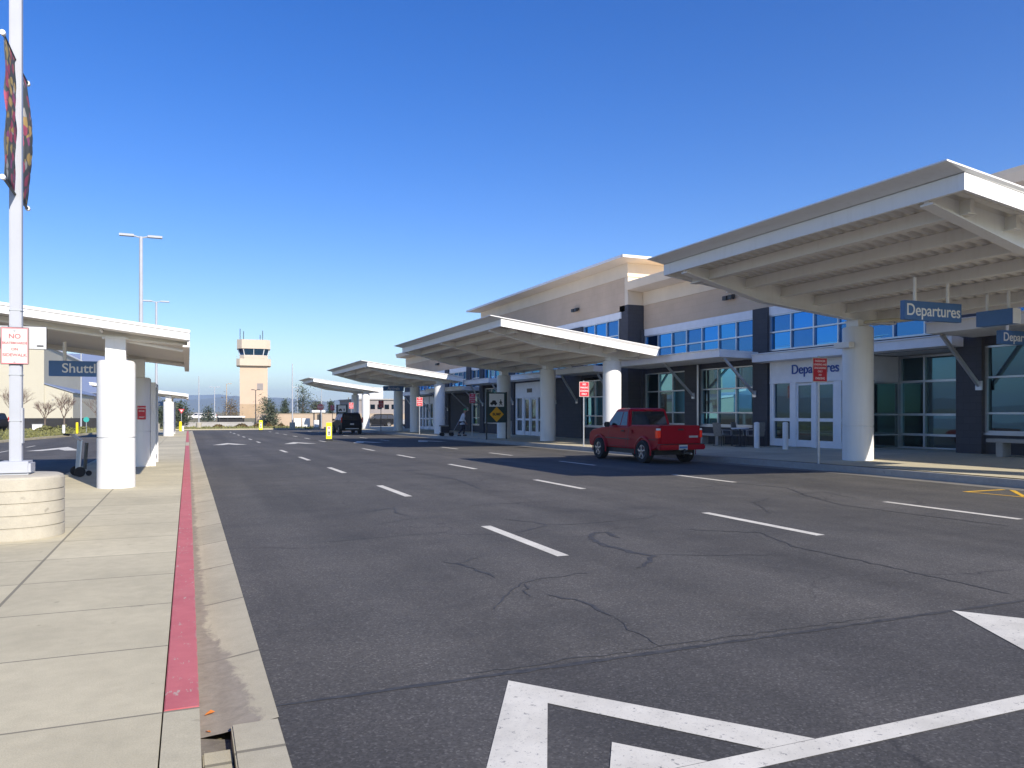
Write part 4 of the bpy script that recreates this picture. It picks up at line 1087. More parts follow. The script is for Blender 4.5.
def vehicle(name, label, cat, loc, rz, P, group=None):
    root = thing(name, label, cat, loc, rz, group)
    hw = P['hw']; paint = P['paint']
    body = obj('body', MB().prism(P['side'], 'X', -hw, hw), paint, root, bevel=P.get('bev', .05), seg=4)
    # taper in plan towards both ends and tuck the sills in
    L = P['len']
    for v in body.data.vertices:
        t = min(1, v.co.y / .5, (L - v.co.y) / .7); t = max(0, t)
        k = .90 + .10 * math.sin(t * math.pi / 2)
        k *= 1 - .05 * max(0, (.62 - v.co.z) / .3) - .06 * max(0, (v.co.z - .82) / .25)
        v.co.x *= k
    for yw in P['wheels']:
        c = bpy.data.objects.new('cut', mesh_from('cut', MB().tube([(-2, yw, P['r'] * 1.0), (2, yw, P['r'] * 1.0)], P['r'] * 1.22, 28), paint)); COL.objects.link(c)
        md = body.modifiers.new('b', 'BOOLEAN'); md.object = c; md.operation = 'DIFFERENCE'; md.solver = 'EXACT'
        evaluated(body, 1); bpy.data.objects.remove(c)
    if P.get('bed'):
        c = bpy.data.objects.new('cut', mesh_from('cut', MB().box(*P['bed']), paint)); COL.objects.link(c)
        md = body.modifiers.new('b', 'BOOLEAN'); md.object = c; md.operation = 'DIFFERENCE'; md.solver = 'EXACT'
        evaluated(body, 1); bpy.data.objects.remove(c)
    for p in body.data.polygons: p.use_smooth = True
    try: body.data.set_sharp_from_angle(angle=R(30))
    except Exception: pass
    # dark inner wells and underside
    obj('underbody', MB().box(-hw + .16, hw - .16, .35, L - .45, P['r'] * .75, P['r'] * 1.9), 'black_plastic', root)
    # greenhouse
    (yb0, yb1, zb, wb_), (yt0, yt1, zt, wt) = P['cab']
    ring = [(-wb_, yb0, zb), (wb_, yb0, zb), (wb_, yb1, zb), (-wb_, yb1, zb)]
    top = [(-wt, yt0, zt), (wt, yt0, zt), (wt, yt1, zt), (-wt, yt1, zt)]
    crown = [(-wt * .8, yt0 + .12, zt + .05), (wt * .8, yt0 + .12, zt + .05), (wt * .8, yt1 - .15, zt + .05), (-wt * .8, yt1 - .15, zt + .05)]
    mb = MB().add(ring + top + crown, [(0, 1, 5, 4), (1, 2, 6, 5), (2, 3, 7, 6), (3, 0, 4, 7), (4, 5, 9, 8), (5, 6, 10, 9), (6, 7, 11, 10), (7, 4, 8, 11), (8, 9, 10, 11), (3, 2, 1, 0)])
    cab = obj('cab', mb, paint, root, bevel=.03)
    qs = dict(rear=(ring[0], ring[1], top[1], top[0]), right=(ring[1], ring[2], top[2], top[1]), front=(ring[2], ring[3], top[3], top[2]), left=(ring[3], ring[0], top[0], top[3]))
    mb = MB(); face_pane(mb, qs['rear'], .07, .93, P.get('rv', .12), .9, .006); obj('rear_window', mb, 'car_glass', cab)
    mb = MB(); face_pane(mb, qs['front'], .06, .94, .06, .93, .006); obj('windscreen', mb, 'car_glass', cab)
    for side in ('left', 'right'):
        for u0, u1 in P['sidewin']:
            if side == 'right': u0, u1 = 1 - u1, 1 - u0
            mb = MB(); face_pane(mb, qs[side], u0, u1, .10, .88, .006); obj('side_window', mb, 'car_glass', cab)
    for yw in P['wheels']:
        for s in (-1, 1): wheel(root, s * (hw - .11), yw, P['r'], P.get('tw', .23), s)
    for s in (-1, 1):
        mb = MB()
        if P.get('lights') == 'tall': mb.box(s * hw * .93 - .06, s * hw * .93 + .05, -.012, .05, .95, 1.40)
        else: mb.box(s * hw * .875 - .055, s * hw * .875 + .055, -.02, .14, P['tl'][0], P['tl'][1])
        obj('tail_light', mb, P.get('tail', 'lamp_red'), root, bevel=.015)
        obj('headlight', MB().box(s * hw * .70 - .15, s * hw * .70 + .15, L - .12, L - .005, P['hl'] - .09, P['hl'] + .09), 'lamp_clear', root, bevel=.02)
        obj('wing_mirror', MB().cbox((s * (hw + .09), P['mir'], zb + .08), (.20, .10, .17)), P.get('mirm', 'black_plastic'), root, bevel=.03)
        for dy in P['doors']:
            obj('door_handle', MB().box(s * hw * .955 - .02 if s < 0 else s * hw * .955 - .01, s * hw * .955 + .02 if s > 0 else s * hw * .955 + .01, dy, dy + .17, zb - .14, zb - .10), 'black_plastic', root)
    return root

TR = dict(paint='truck_red', hw=.85, len=4.62, r=.355, wheels=(1.02, 3.80), tw=.25,
          side=[(.0, .56), (-.01, .80), (.01, 1.17), (1.72, 1.17), (1.74, 1.11), (3.20, 1.10), (3.6, 1.07), (4.35, .97), (4.55, .86), (4.62, .62), (4.58, .42), (.30, .42), (.1, .50)],
          bed=(-.72, .72, .06, 1.66, .64, 1.3), cab=((1.76, 3.30, 1.09, .80), (1.90, 2.72, 1.655, .69)), sidewin=((.09, .62), (.66, .93)),
          tl=(.80, 1.02), hl=.78, mir=2.95, doors=(2.0,), tail='truck_tail', rv=.10)
TR = dict(TR, bev=.085, len=4.35, wheels=(.80, 3.53), bed=(-.72, .72, .06, 1.56, .64, 1.3), mir=2.78, doors=(1.9,), side=[(y * .942, z) for y, z in TR['side']],
          cab=((1.66, 3.11, 1.09, .80), (1.79, 2.56, 1.655, .69)))
t_ = NT('truck_tail'); t_.col((.42, .006, .004)); t_.set(Roughness=.2); t_.b.inputs['Emission Color'].default_value = (1, .06, .02, 1); t_.b.inputs['Emission Strength'].default_value = .10; M['truck_tail'] = t_.m
tx, ty = 13.72, 19.65
truck = vehicle('pickup_truck', 'red pickup truck parked at the terminal kerb in the canopy shade', 'pickup truck', (tx, ty, gz(21.5)), 0, TR)
tg = obj('tailgate', MB().box(-.70, .70, -.035, .03, .62, 1.165), 'truck_red', truck, bevel=.02)
obj('handle', MB().box(-.10, .10, -.045, -.034, 1.02, 1.07), 'black_plastic', tg)
obj('badge', MB().box(.30, .62, -.040, -.034, .80, .86), 'galv', tg)
bp = obj('rear_bumper', MB().box(-.82, .82, -.16, .02, .44, .60), 'truck_red', truck, bevel=.03)
obj('step_pad', MB().box(-.80, .80, -.165, .0, .602, .616), 'black_plastic', bp)
pt = obj('number_plate', MB().box(-.15, .15, -.175, -.161, .44, .59), 'sign_white', bp); 
obj('plate_band', MB().box(-.145, .145, -.178, -.1755, .485, .545), 'sign_blue', bp)
for s in (-1, 1):
    for yw in (.80, 3.53):
        mb = MB(); n = 16; r0, r1 = .435, .478
        for k in range(n + 1):
            a = R(-12 + 204 * k / n)
            for rr, dx in ((r0, .0), (r0, .024), (r1 - .02, .02), (r1, .0)):
                mb.v.append((s * (.815 + dx), yw + rr * math.cos(a), .355 + rr * math.sin(a)))
        for k in range(n):
            for i in range(4): mb.f.append((4 * k + i, 4 * k + (i + 1) % 4, 4 * k + 4 + (i + 1) % 4, 4 * k + 4 + i))
        obj('wheel_flare', mb, 'truck_red', truck, smooth=True)
def side_x(y, z, L=4.35, hw=.85):
    t = max(0, min(1, y / .5, (L - y) / .7)); k = .90 + .10 * math.sin(t * math.pi / 2)
    return hw * k * (1 - .05 * max(0, (.62 - z) / .3) - .06 * max(0, (z - .82) / .25))
def seam(pts, w=.012, mat='black_plastic', nm='panel_gap', off=.003):
    mb = MB()
    for s in (-1, 1):
        for (y0, z0), (y1, z1) in zip(pts[:-1], pts[1:]):
            n = 6
            for k in range(n):
                a = (y0 + (y1 - y0) * k / n, z0 + (z1 - z0) * k / n); b = (y0 + (y1 - y0) * (k + 1) / n, z0 + (z1 - z0) * (k + 1) / n)
                dy, dz = (w / 2, 0) if abs(z1 - z0) > abs(y1 - y0) else (0, w / 2)
                mb.add([(s * (side_x(a[0], a[1]) + off), a[0] - dy, a[1] - dz), (s * (side_x(a[0], a[1]) + off), a[0] + dy, a[1] + dz), (s * (side_x(b[0], b[1]) + off), b[0] + dy, b[1] + dz), (s * (side_x(b[0], b[1]) + off), b[0] - dy, b[1] - dz)], [(0, 1, 2, 3)])
    obj(nm, mb, mat, truck, fixn=False)
seam([(1.62, 1.09), (1.62, .46)], .022); seam([(1.76, 1.06), (1.76, .48), (2.86, .48), (2.86, 1.05)], .012)
seam([(.12, .74), (.42, .74)], .02, 'dark_metal', 'rub_strip'); seam([(1.50, .72), (3.04, .74)], .03, 'dark_metal', 'rub_strip', .006)
obj('fuel_door', MB().box(-.835, -.825, 1.42, 1.56, .90, 1.02), 'truck_red', truck, bevel=.003)
for s in (-1, 1):
    obj('reverse_light', MB().box(s * .745 - .05, s * .745 + .05, -.024, .10, 1.025, 1.085), 'lamp_clear', truck, bevel=.01)
obj('seat', MB().box(-.62, .62, 1.95, 2.12, .9, 1.32), 'black_plastic', truck, bevel=.04)
obj('exhaust', MB().tube([(.40, .5, .33), (.40, -.02, .31)], .03, 8), 'galv', truck)
obj('tow_hitch', MB().box(-.04, .04, -.26, -.1, .36, .42).tube([(0, -.24, .42), (0, -.24, .47)], .03, 10), 'dark_metal', truck)
obj('aerial', MB().tube([(.70, 3.2, 1.06), (.70, 3.1, 1.85)], .006, 5), 'dark_metal', truck)
obj('brake_lamp', MB().box(-.12, .12, 1.76, 1.80, 1.625, 1.66), 'lamp_red', truck)
# seats seen through nothing: a dark bulkhead keeps the cab opaque below the windows
SV = dict(paint='suv_black', hw=.93, len=4.75, r=.37, wheels=(.95, 3.75), tw=.24,
          side=[(.05, .45), (-.01, .60), (.0, .95), (.04, 1.12), (3.35, 1.08), (4.3, 1.0), (4.65, .88), (4.75, .65), (4.70, .36), (.3, .34)],
          cab=((.03, 3.55, 1.09, .86), (.28, 2.75, 1.72, .70)), sidewin=((.05, .36), (.39, .66), (.69, .95)),
          tl=(.95, 1.12), hl=.82, mir=2.95, doors=(1.35, 2.35), lights='tall', mirm='suv_black')
suv = vehicle('parked_suv', 'black SUV stopped at the kerb under the far canopies', 'SUV', (12.55, 64.4, gz(66)), 0, SV)
obj('number_plate', MB().box(-.16, .16, -.02, -.005, .78, .90), 'sign_white', suv)
obj('bumper_strip', MB().box(-.55, .55, -.015, .02, .42, .50), 'galv', suv)
obj('roof_rail', MB().tube([(-.62, .5, 1.80), (-.62, 2.4, 1.80)], .02, 6).tube([(.62, .5, 1.80), (.62, 2.4, 1.80)], .02, 6), 'dark_metal', suv)
SV2 = dict(SV, paint='van_grey')
farcar = vehicle('parked_car', 'dark car at the left edge of the photo beyond the shuttle road', 'car', (-16.6, 87.0, gz(87) + .1), R(38), dict(SV, paint='suv_black'))
for i, (x, y, rz, pm, lb) in enumerate(((27.0, 108, 90, 'suv_black', 'dark parked car low beside the grey annex beyond the last canopy'), (32.6, 108, 90, 'van_grey', 'grey parked car right of the dark one beside the annex'),
                             (4.7, 240, 80, 'van_white', 'white parked van far off left of the dark carport'), (7.6, 238, 85, 'van_white', 'second white parked van, right of the first and nearer the carport'), (-6.9, 118, 20, 'van_grey', 'pale car behind the teal sign near the yellow post'))):
    q = dup(suv if pm == 'suv_black' else farcar, (x, y, gz(y)), R(rz), lb, 'far parked vehicles')
    q.name = 'parked_car'; q['category'] = 'car'
    if pm != 'suv_black':
        for ch in q.children:
            if ch.name.startswith(('body', 'cab')):
                ch.data = ch.data.copy(); ch.data.materials[0] = M[pm]

# ------------------------------------------------------------------ luggage cart on the island
cart = thing('luggage_cart', 'grey upright luggage cart standing in the shelter shade behind the white column', 'luggage cart', (-2.26, 19.6, ISL + gz(19.6)), R(-72))
obj('frame', MB().tube([(-.17, 0, .10), (-.17, .05, .80), (-.17, -.10, .93), (-.17, -.22, .93)], .02, 8).tube([(.17, 0, .10), (.17, .05, .80), (.17, -.10, .93), (.17, -.22, .93)], .02, 8).tube([(-.17, .03, .5), (.17, .03, .5)], .015, 8), 'alu', cart)
obj('back_panel', MB().prism([(-.012, .20), (.035, .78), (.050, .78), (.003, .20)], 'X', -.16, .16), 'galv', cart)
obj('bed', MB().prism([(.13, .16), (.17, .74), (.19, .74), (.15, .16)], 'X', -.13, .13), 'dark_metal', cart)
obj('handle', MB().tube([(-.22, -.22, .93), (.22, -.22, .93)], .025, 8), 'black_rubber', cart)
for x in (-.21, .21):
    obj('wheel', MB().tube([(x - .025, 0, .11), (x + .025, 0, .11)], .11, 18), 'black_rubber', cart, smooth=True)
obj('castor', MB().tube([(-.02, .22, .06), (.02, .22, .06)], .06, 12), 'black_rubber', cart)

# ------------------------------------------------------------------ bollards
def bollard(label, x, y, z, h=.98, r=.10, mat='white_paint', group='white bollards at the doors'):
    b = thing('bollard', label, 'bollard', (x, y, z), 0, group)
    obj('post', MB().lathe((0, 0, -.01), [(r, 0), (r, h * .87), (r * .92, h * .88), (r * .92, h * .90), (r, h * .91), (r, h * .95), (r * .8, h * .985), (r * .3, h)], 20), mat, b, smooth=True)
    return b
bollard('white bollard left of the Departures doors, in front of the patio table', 19.55, 23.12, sw(19.5, 23))
bollard('white bollard standing in front of the left Departures door pane', 19.55, 21.62, sw(19.5, 21.6))
bollard('white bollard beside the second canopy column at the middle doors', 18.8, 45.3, sw(18.8, 45))
bollard('yellow bollard by the far shuttle shelter column', -.65, 78.2, gz(78), 1.05, .13, 'bollard_yellow', 'yellow bollards')
bollard('short white bollard right of the yellow one near the far shelter', -.45, 80.6, gz(80), .60, .10, 'white_paint', 'white bollards by the road')
bollard('tall yellow bollard on the verge left of the white shelter column', -8.35, 72.0, gz(72) + .1, .95, .10, 'bollard_yellow', 'yellow bollards')
bollard('white bollard on the grass verge across the shuttle road', -9.3, 72.0, gz(72) + .1, .75, .11, 'white_paint', 'white bollards by the road')
ts = thing('round_sign', 'small round teal sign on a thin post beside the yellow bollard across the shuttle road', 'sign', (-8.0, 75.0, gz(75) + .1))
obj('post', MB().tube([(0, 0, 0), (0, 0, 1.3)], .03, 8), 'galv', ts); 
t_ = NT('teal'); t_.col((.02, .32, .30)); M['teal'] = t_.m
obj('plate', MB().tube([(0, -.05, 1.15), (0, -.03, 1.15)], .22, 20), 'teal', ts)

# ------------------------------------------------------------------ benches, patio chairs
def bench(label, x, y):
    b = thing('bench', label, 'bench', (x, y, sw(x, y)), 0, 'benches under the terminal windows')
    obj('seat', MB().box(-.22, .22, -.9, .9, .38, .48), 'grey_concrete', b, bevel=.015)
    for s in (-1, 1): obj('leg', MB().box(-.17, .17, s * .55 - .10, s * .55 + .10, -.01, .38), 'grey_concrete', b, bevel=.01)
bench('grey concrete bench under the window behind the pickup tailgate', 20.45, 27.0)
bench('grey concrete bench under the window at the right edge of the photo', 20.4, 13.7)
def chair0(label, x, y, rz):
    c = thing('patio_chair', label, 'chair', (x, y, sw(x, y)), rz, 'patio chairs by the doors')
    obj('seat', MB().box(-.25, .25, -.24, .24, .40, .45), 'wicker', c, bevel=.015)
    obj('backrest', MB().prism([(-.25, .43), (-.33, .95), (-.29, .95), (-.21, .43)], 'X', -.25, .25), 'wicker', c, bevel=.015)
    for sx in (-1, 1):
        obj('arm_rest', MB().tube([(sx * .26, -.26, .66), (sx * .27, .20, .64), (sx * .25, .22, .42)], .018, 6), 'galv', c)
        for sy in (-1, 1): obj('leg', MB().tube([(sx * .22, sy * .21, .41), (sx * .24, sy * .25, 0)], .016, 6), 'dark_metal', c)
    return c
pc = chair0('pale woven patio chair nearest the bench, its back to the road', 20.0, 25.7, R(-90))
dup(pc, (20.45, 25.15, sw(20.4, 25)), R(-150), 'woven patio chair tucked behind the small round table')
dup(pc, (20.35, 24.15, sw(20.4, 24)), R(-10), 'woven patio chair between the white bollard and the door frame')
pt_ = thing('patio_table', 'small pale table between the patio chairs by the window', 'table', (20.1, 24.75, sw(20, 24.7)))
obj('top', MB().lathe((0, 0, .70), [(.34, 0), (.35, .01), (.35, .025), (.34, .035)], 24), 'pale_trim', pt_)
obj('stem', MB().tube([(0, 0, .02), (0, 0, .70)], .03, 10), 'dark_metal', pt_); obj('foot', MB().lathe((0, 0, 0), [(.22, 0), (.22, .02), (.05, .04)], 20), 'dark_metal', pt_)

# ------------------------------------------------------------------ person pulling a loaded cart
PX, PY = 16.25, 47.2; PZ = sw(PX, PY)
def skin(name, joints, edges, mat, parent, sub=2, root=0):
    me = bpy.data.meshes.new(name); me.from_pydata([j[0] for j in joints], edges, [])
    o = bpy.data.objects.new(name, me); COL.objects.link(o); o.parent = parent
    md = o.modifiers.new('s', 'SKIN'); md.use_smooth_shade = True
    for i, j in enumerate(joints):
        rr = j[1] if isinstance(j[1], tuple) else (j[1], j[1])
        me.skin_vertices[0].data[i].radius = rr; me.skin_vertices[0].data[i].use_root = (i == root)
    if sub: o.modifiers.new('u', 'SUBSURF').levels = sub; o.modifiers[-1].render_levels = sub
    evaluated(o, 1); o.data.materials.clear(); o.data.materials.append(M[mat])
    for p in o.data.polygons: p.use_smooth = True
    return o
pe = thing('person', 'person in pale jacket, dark trousers and green cap, pulling a dark cart', 'person', (PX, PY, PZ), R(-90 - 8))
# local frame: walks along +Y; x to the right
J = [((0, 0, .92), (.15, .11)), ((0, .03, 1.12), (.15, .11)), ((0, .09, 1.32), (.18, .12)), ((0, .14, 1.42), (.10, .08)), ((0, .17, 1.50), (.055, .06)), ((0, .20, 1.58), (.075, .09)), ((0, .21, 1.66), (.078, .095)),
     ((-.19, .11, 1.37), .06), ((-.24, -.02, 1.12), .045), ((-.22, -.16, .90), .035), ((-.21, -.20, .82), (.03, .045)),
     ((.19, .11, 1.37), .06), ((.25, .06, 1.10), .045), ((.22, .20, .90), .035), ((.21, .25, .83), (.03, .045)),
     ((-.09, .02, .86), .095), ((-.10, .17, .50), .065), ((-.10, .12, .10), .042), ((-.10, .26, .045), (.045, .035)),
     ((.09, -.02, .86), .095), ((.10, .02, .49), .065), ((.10, -.26, .14), .042), ((.10, -.16, .045), (.045, .035))]
Ed = [(0, 1), (1, 2), (2, 3), (3, 4), (4, 5), (5, 6), (2, 7), (7, 8), (8, 9), (9, 10), (2, 11), (11, 12), (12, 13), (13, 14), (0, 15), (15, 16), (16, 17), (17, 18), (0, 19), (19, 20), (20, 21), (21, 22)]
skin('body', J, Ed, 'skin', pe)
JJ = [((0, 0, .85), (.215, .175))] + [(J[i][0], tuple((1.42 if i < 2 else 1.22) * r for r in (J[i][1] if isinstance(J[i][1], tuple) else (J[i][1],) * 2))) for i in (0, 1, 2, 3, 7, 8, 9, 11, 12, 13)]
skin('jacket', JJ, [(0, 1), (1, 2), (2, 3), (3, 4), (3, 5), (5, 6), (6, 7), (3, 8), (8, 9), (9, 10)], 'shirt', pe, root=1)
JT = [(J[i][0], tuple(1.22 * r for r in (J[i][1] if isinstance(J[i][1], tuple) else (J[i][1],) * 2))) for i in (0, 15, 16, 17, 19, 20, 21)]
skin('trousers', JT, [(0, 1), (1, 2), (2, 3), (0, 4), (4, 5), (5, 6)], 'trouser', pe)
for ax, ay, az in ((-.10, .17, .045), (.10, -.22, .05)):
    obj('shoe', MB().cbox((ax, ay + .03, az), (.10, .28, .09)), 'black_plastic', pe, bevel=.03)
obj('cap', MB().lathe((0, .205, 1.66), [(.105, 0), (.108, .03), (.09, .085), (.03, .105)], 18).cbox((0, .33, 1.672), (.14, .12, .015)), 'cap_green', pe, smooth=True)
mb = MB().cbox((0, .31, 1.60), (.022, .03, .045)); obj('nose', mb, 'skin', pe, bevel=.008)
for s in (-1, 1):
    hx, hy, hz = (s * .21, -.22 if s < 0 else .27, .80 if s < 0 else .81)
    mb = MB()
    for k in range(4): mb.tube([(hx, hy + (k - 1.5) * .02, hz), (hx - s * .01, hy + (k - 1.5) * .021, hz - .05 - .008 * (1.5 - abs(k - 1.5))), (hx - s * .03, hy + (k - 1.5) * .02, hz - .08)], .010, 6)
    mb.tube([(hx, hy + .03, hz + .02), (hx - s * .03, hy + .06, hz - .02)], .011, 6)
    obj('fingers', mb, 'skin', pe, smooth=True)
bag = thing('baggage_cart', 'low dark loaded baggage cart pulled behind the walking person', 'cart', (PX - .95, PY + .1, PZ), R(-98))
obj('platform', MB().box(-.28, .28, -.45, .35, .20, .25), 'dark_metal', bag)
obj('case', MB().box(-.24, .24, -.42, .10, .255, .62), 'luggage_dark', bag, bevel=.03)
obj('top_case', MB().box(-.26, .26, -.50, .05, .625, .70), 'wicker', bag, bevel=.01)
obj('handle', MB().tube([(-.05, .34, .22), (-.12, .72, .86)], .012, 6).tube([(-.20, .72, .86), (-.04, .72, .86)], .015, 6), 'galv', bag)
for sx in (-1, 1):
    for y in (-.35, .25): obj('wheel', MB().tube([(sx * .26 - .03, y, .12), (sx * .26 + .03, y, .12)], .12, 16), 'black_rubber', bag)

# ------------------------------------------------------------------ control tower
TX, TY = 21.6, 290.0; TZ = gz(200) - .4
tw = thing('control_tower', 'tan airport control tower with a glazed cab and roof antennas', 'control tower', (TX, TY, TZ), R(-4))
obj('shaft', MB().box(-4.9, 4.9, 0, 9.8, 5.4, 20.0), 'tower_wall', tw)
obj('shaft_base', MB().box(-4.92, 4.92, -.02, 9.82, -1, 5.39), 'tower_base', tw)
for z in (8.6, 11.6, 14.6, 17.4): pass
obj('louvre', MB().box(1.2, 3.3, -.12, -.005, 10.6, 13.0), 'annex_wall', tw)
def oct_(cx, cy, a, c): return [(cx - a + c, cy - a), (cx + a - c, cy - a), (cx + a, cy - a + c), (cx + a, cy + a - c), (cx + a - c, cy + a), (cx - a + c, cy + a), (cx - a, cy + a - c), (cx - a, cy - a + c)]
obj('balcony', MB().prism(oct_(0, 4.9, 6.1, 1.2), 'Z', 19.4, 21.9), 'tower_band', tw)
obj('cab_base', MB().prism(oct_(0, 4.9, 5.0, 1.6), 'Z', 21.9, 23.3), 'tower_band', tw)
a_, b_ = oct_(0, 4.9, 4.85, 1.6), oct_(0, 4.9, 5.5, 1.8)
gl = MB().add([(x, y, 23.3) for x, y in a_] + [(x, y, 25.6) for x, y in b_], [(i, (i + 1) % 8, (i + 1) % 8 + 8, i + 8) for i in range(8)])
obj('cab_glass', gl, 'glass_blue', tw)
mb = MB()
for i in range(8):
    mb.beam((*a_[i], 23.3), (*b_[i], 25.6), .22, .22)
    j = (i + 1) % 8
    if i % 2 == 0: mb.beam(((a_[i][0] + a_[j][0]) / 2, (a_[i][1] + a_[j][1]) / 2, 23.3), ((b_[i][0] + b_[j][0]) / 2, (b_[i][1] + b_[j][1]) / 2, 25.6), .16, .16)
obj('mullion', mb, 'pale_trim', tw)
obj('cab_roof', MB().prism(oct_(0, 4.9, 5.9, 1.7), 'Z', 25.6, 28.9), 'tower_band', tw)
for x, h in ((-4.8, 4.0), (-3.6, 3.2), (3.2, 3.8), (2.3, 2.2)):
    obj('antenna', MB().tube([(x, 3 + x * .3, 28.8), (x, 3 + x * .3, 28.9 + h)], .13, 6), 'dark_metal', tw)
obj('railing', MB().tube([(-5.9, -1.0, 22.8), (5.9, -1.0, 22.8)], .05, 6).tube([(-5.9, -1.0, 21.9), (-5.9, -1.0, 22.8)], .05, 6).tube([(5.9, -1.0, 21.9), (5.9, -1.0, 22.8)], .05, 6).tube([(0, -1.0, 21.9), (0, -1.0, 22.8)], .05, 6), 'galv', tw)

tw.scale = (.96, .96, .975)
# ------------------------------------------------------------------ block wall, cabinets, carport, annex
bw = thing('block_wall', 'long tan block wall beyond the end of the road', 'wall', (18, 111, gz(111)))
obj('wall_panel', MB().box(-9.4, 12, -.15, .15, -.5, 1.80), 'wall_block', bw)
obj('wall_coping', MB().box(-9.45, 12, -.19, .19, 1.803, 1.88), 'wall_block', bw)
def cabinet(label, x, y, w, h, d=.6, mat='van_white'):
    c = thing('utility_cabinet', label, 'cabinet', (x, y, gz(y) + .1), 0, 'white utility cabinets near the block wall')
    obj('housing', MB().box(-w / 2, w / 2, -d / 2, d / 2, .1, h), mat, c, bevel=.03); obj('plinth', MB().box(-w / 2 - .05, w / 2 + .05, -d / 2 - .05, d / 2 + .05, -.1, .1), 'grey_concrete', c)
    obj('door', MB().box(-w / 2 + .05, w / 2 - .05, -d / 2 - .02, -d / 2 - .002, .18, h - .08), mat, c)
cabinet('left one of the two white utility cabinets by the pole foot', 12.5, 99, .85, 1.15)
cabinet('right one of the two white utility cabinets, wider and set against the block wall', 13.55, 99, .95, 1.15)
cabinet('short white cabinet with a dark top beside the small booth', 14.0, 93.5, .55, .95)
bo = thing('ticket_booth', 'small tan booth with a white flat roof beside the cabinets', 'booth', (14.4, 97, gz(97)))
obj('wall', MB().box(-.15, .95, -.5, .6, 0, 1.95), 'wall_block', bo); obj('opening', MB().box(.15, .75, -.52, -.502, .2, 1.75), 'dark_metal', bo); obj('roof', MB().box(-.5, 1.1, -.7, .8, 1.953, 2.25), 'van_white', bo, bevel=.02)
cp = thing('carport', 'long low carport with a white roof edge and dark open bays left of the tower', 'carport', (6.4, 132, gz(132))); cp.scale = (.56, 1, .8)
obj('roof', MB().box(-3.6, 3.4, -3, 3, 1.62, 1.90), 'van_white', cp); obj('back_wall', MB().box(-3.5, 3.3, 2.6, 2.8, 0, 1.6), 'fence_black', cp)
obj('side_wall', MB().box(-3.55, -3.45, -2.8, 2.6, 0, 1.6), 'fence_black', cp); obj('front_screen', MB().box(-3.4, 3.2, -2.7, -2.6, .25, 1.45), 'fence_black', cp)
for x in (-3.4, -1.2, 1.0, 3.2): obj('post', MB().box(x - .06, x + .06, -2.9, -2.78, 0, 1.62), 'dark_metal', cp)
an = thing('annex_building', 'low grey annex with a row of dark windows beyond the end of the terminal', 'building', (36, 118, gz(118)))
obj('wall', MB().box(-12, 14, 0, 16, -.3, 4.0), 'annex_wall', an); obj('roof', MB().box(-12.2, 14, -.2, 16, 4.003, 4.2), 'grey_concrete', an)
obj('roof_unit', MB().box(-11.5, -7.5, 3, 7, 4.2, 6.0), 'sign_back', an)
for i in range(6): obj('window', MB().box(-11.3 + i * 1.1, -10.6 + i * 1.1, -.06, -.003, 2.6, 3.3), 'glass_dark', an)
gr = thing('guard_rail', 'pale concrete barrier along the far verge left of the block wall', 'barrier', (2, 112, gz(112)))
obj('rail', MB().prism([(-.3, 0), (-.12, .5), (-.1, .75), (.1, .75), (.12, .5), (.3, 0)], 'X', -7.5, 6.4), 'grey_concrete', gr)

# ------------------------------------------------------------------ hangars and fence across the shuttle road
hg = thing('hangar', 'large cream hangar with a sloping lower annex across the shuttle road', 'hangar', (-26, 178, gz(120)), R(0))
obj('main_wall', MB().prism([(-70, 0), (-.4, 0), (-.4, 15.5), (-70, 15.5)], 'Y', 0, 60), 'hangar_cream', hg)
obj('main_roof', MB().box(-70, -.1, -.3, 60.3, 15.503, 15.9), 'pale_trim', hg)
obj('annex', MB().prism([(-.398, -.0), (4.6, -.0), (4.6, 6.0), (-.398, 7.7)], 'Y', .3, 60), 'hangar_cream', hg)
obj('annex_roof', MB().prism([(-.39, 7.72), (4.9, 5.93), (4.9, 6.12), (-.39, 7.92)], 'Y', .0, 60.2), 'hangar_roof', hg)
obj('vent', MB().box(.9, 1.2, .22, .295, 4.4, 4.7), 'grey_concrete', hg)
h2 = thing('metal_hangar', 'wide blue-grey metal roofed hangar behind the cream one', 'hangar', (-22, 262, gz(120)))
obj('wall', MB().box(-40, 4, 0, 46, -.5, 7.6), 'hangar_wall_blue', h2)
obj('roof', MB().prism([(-.6, 7.62), (23, 20.5), (46.6, 7.62), (46.6, 7.9), (23, 20.9), (-.6, 8.0)], 'X', -41, 4.5), 'hangar_roof', h2)
fe = thing('black_fence', 'long black screened fence in front of the hangars', 'fence', (-20, 112, gz(112)))
obj('screen', MB().box(-30, 12.5, -.02, .02, .05, 1.35), 'fence_black', fe)
for i in range(15): obj('post', MB().tube([(-30 + i * 3.03, .05, -.1), (-30 + i * 3.03, .05, 1.5)], .04, 6), 'dark_metal', fe)
wbx = thing('white_box', 'small white utility box on the verge beside the lamp pole', 'box', (-14.2, 92, gz(92) + .1))
obj('housing', MB().box(-.45, .45, -.3, .3, 0, .62), 'van_white', wbx, bevel=.02); obj('lid', MB().box(-.48, .48, -.33, .33, .62, .66), 'sign_back', wbx)

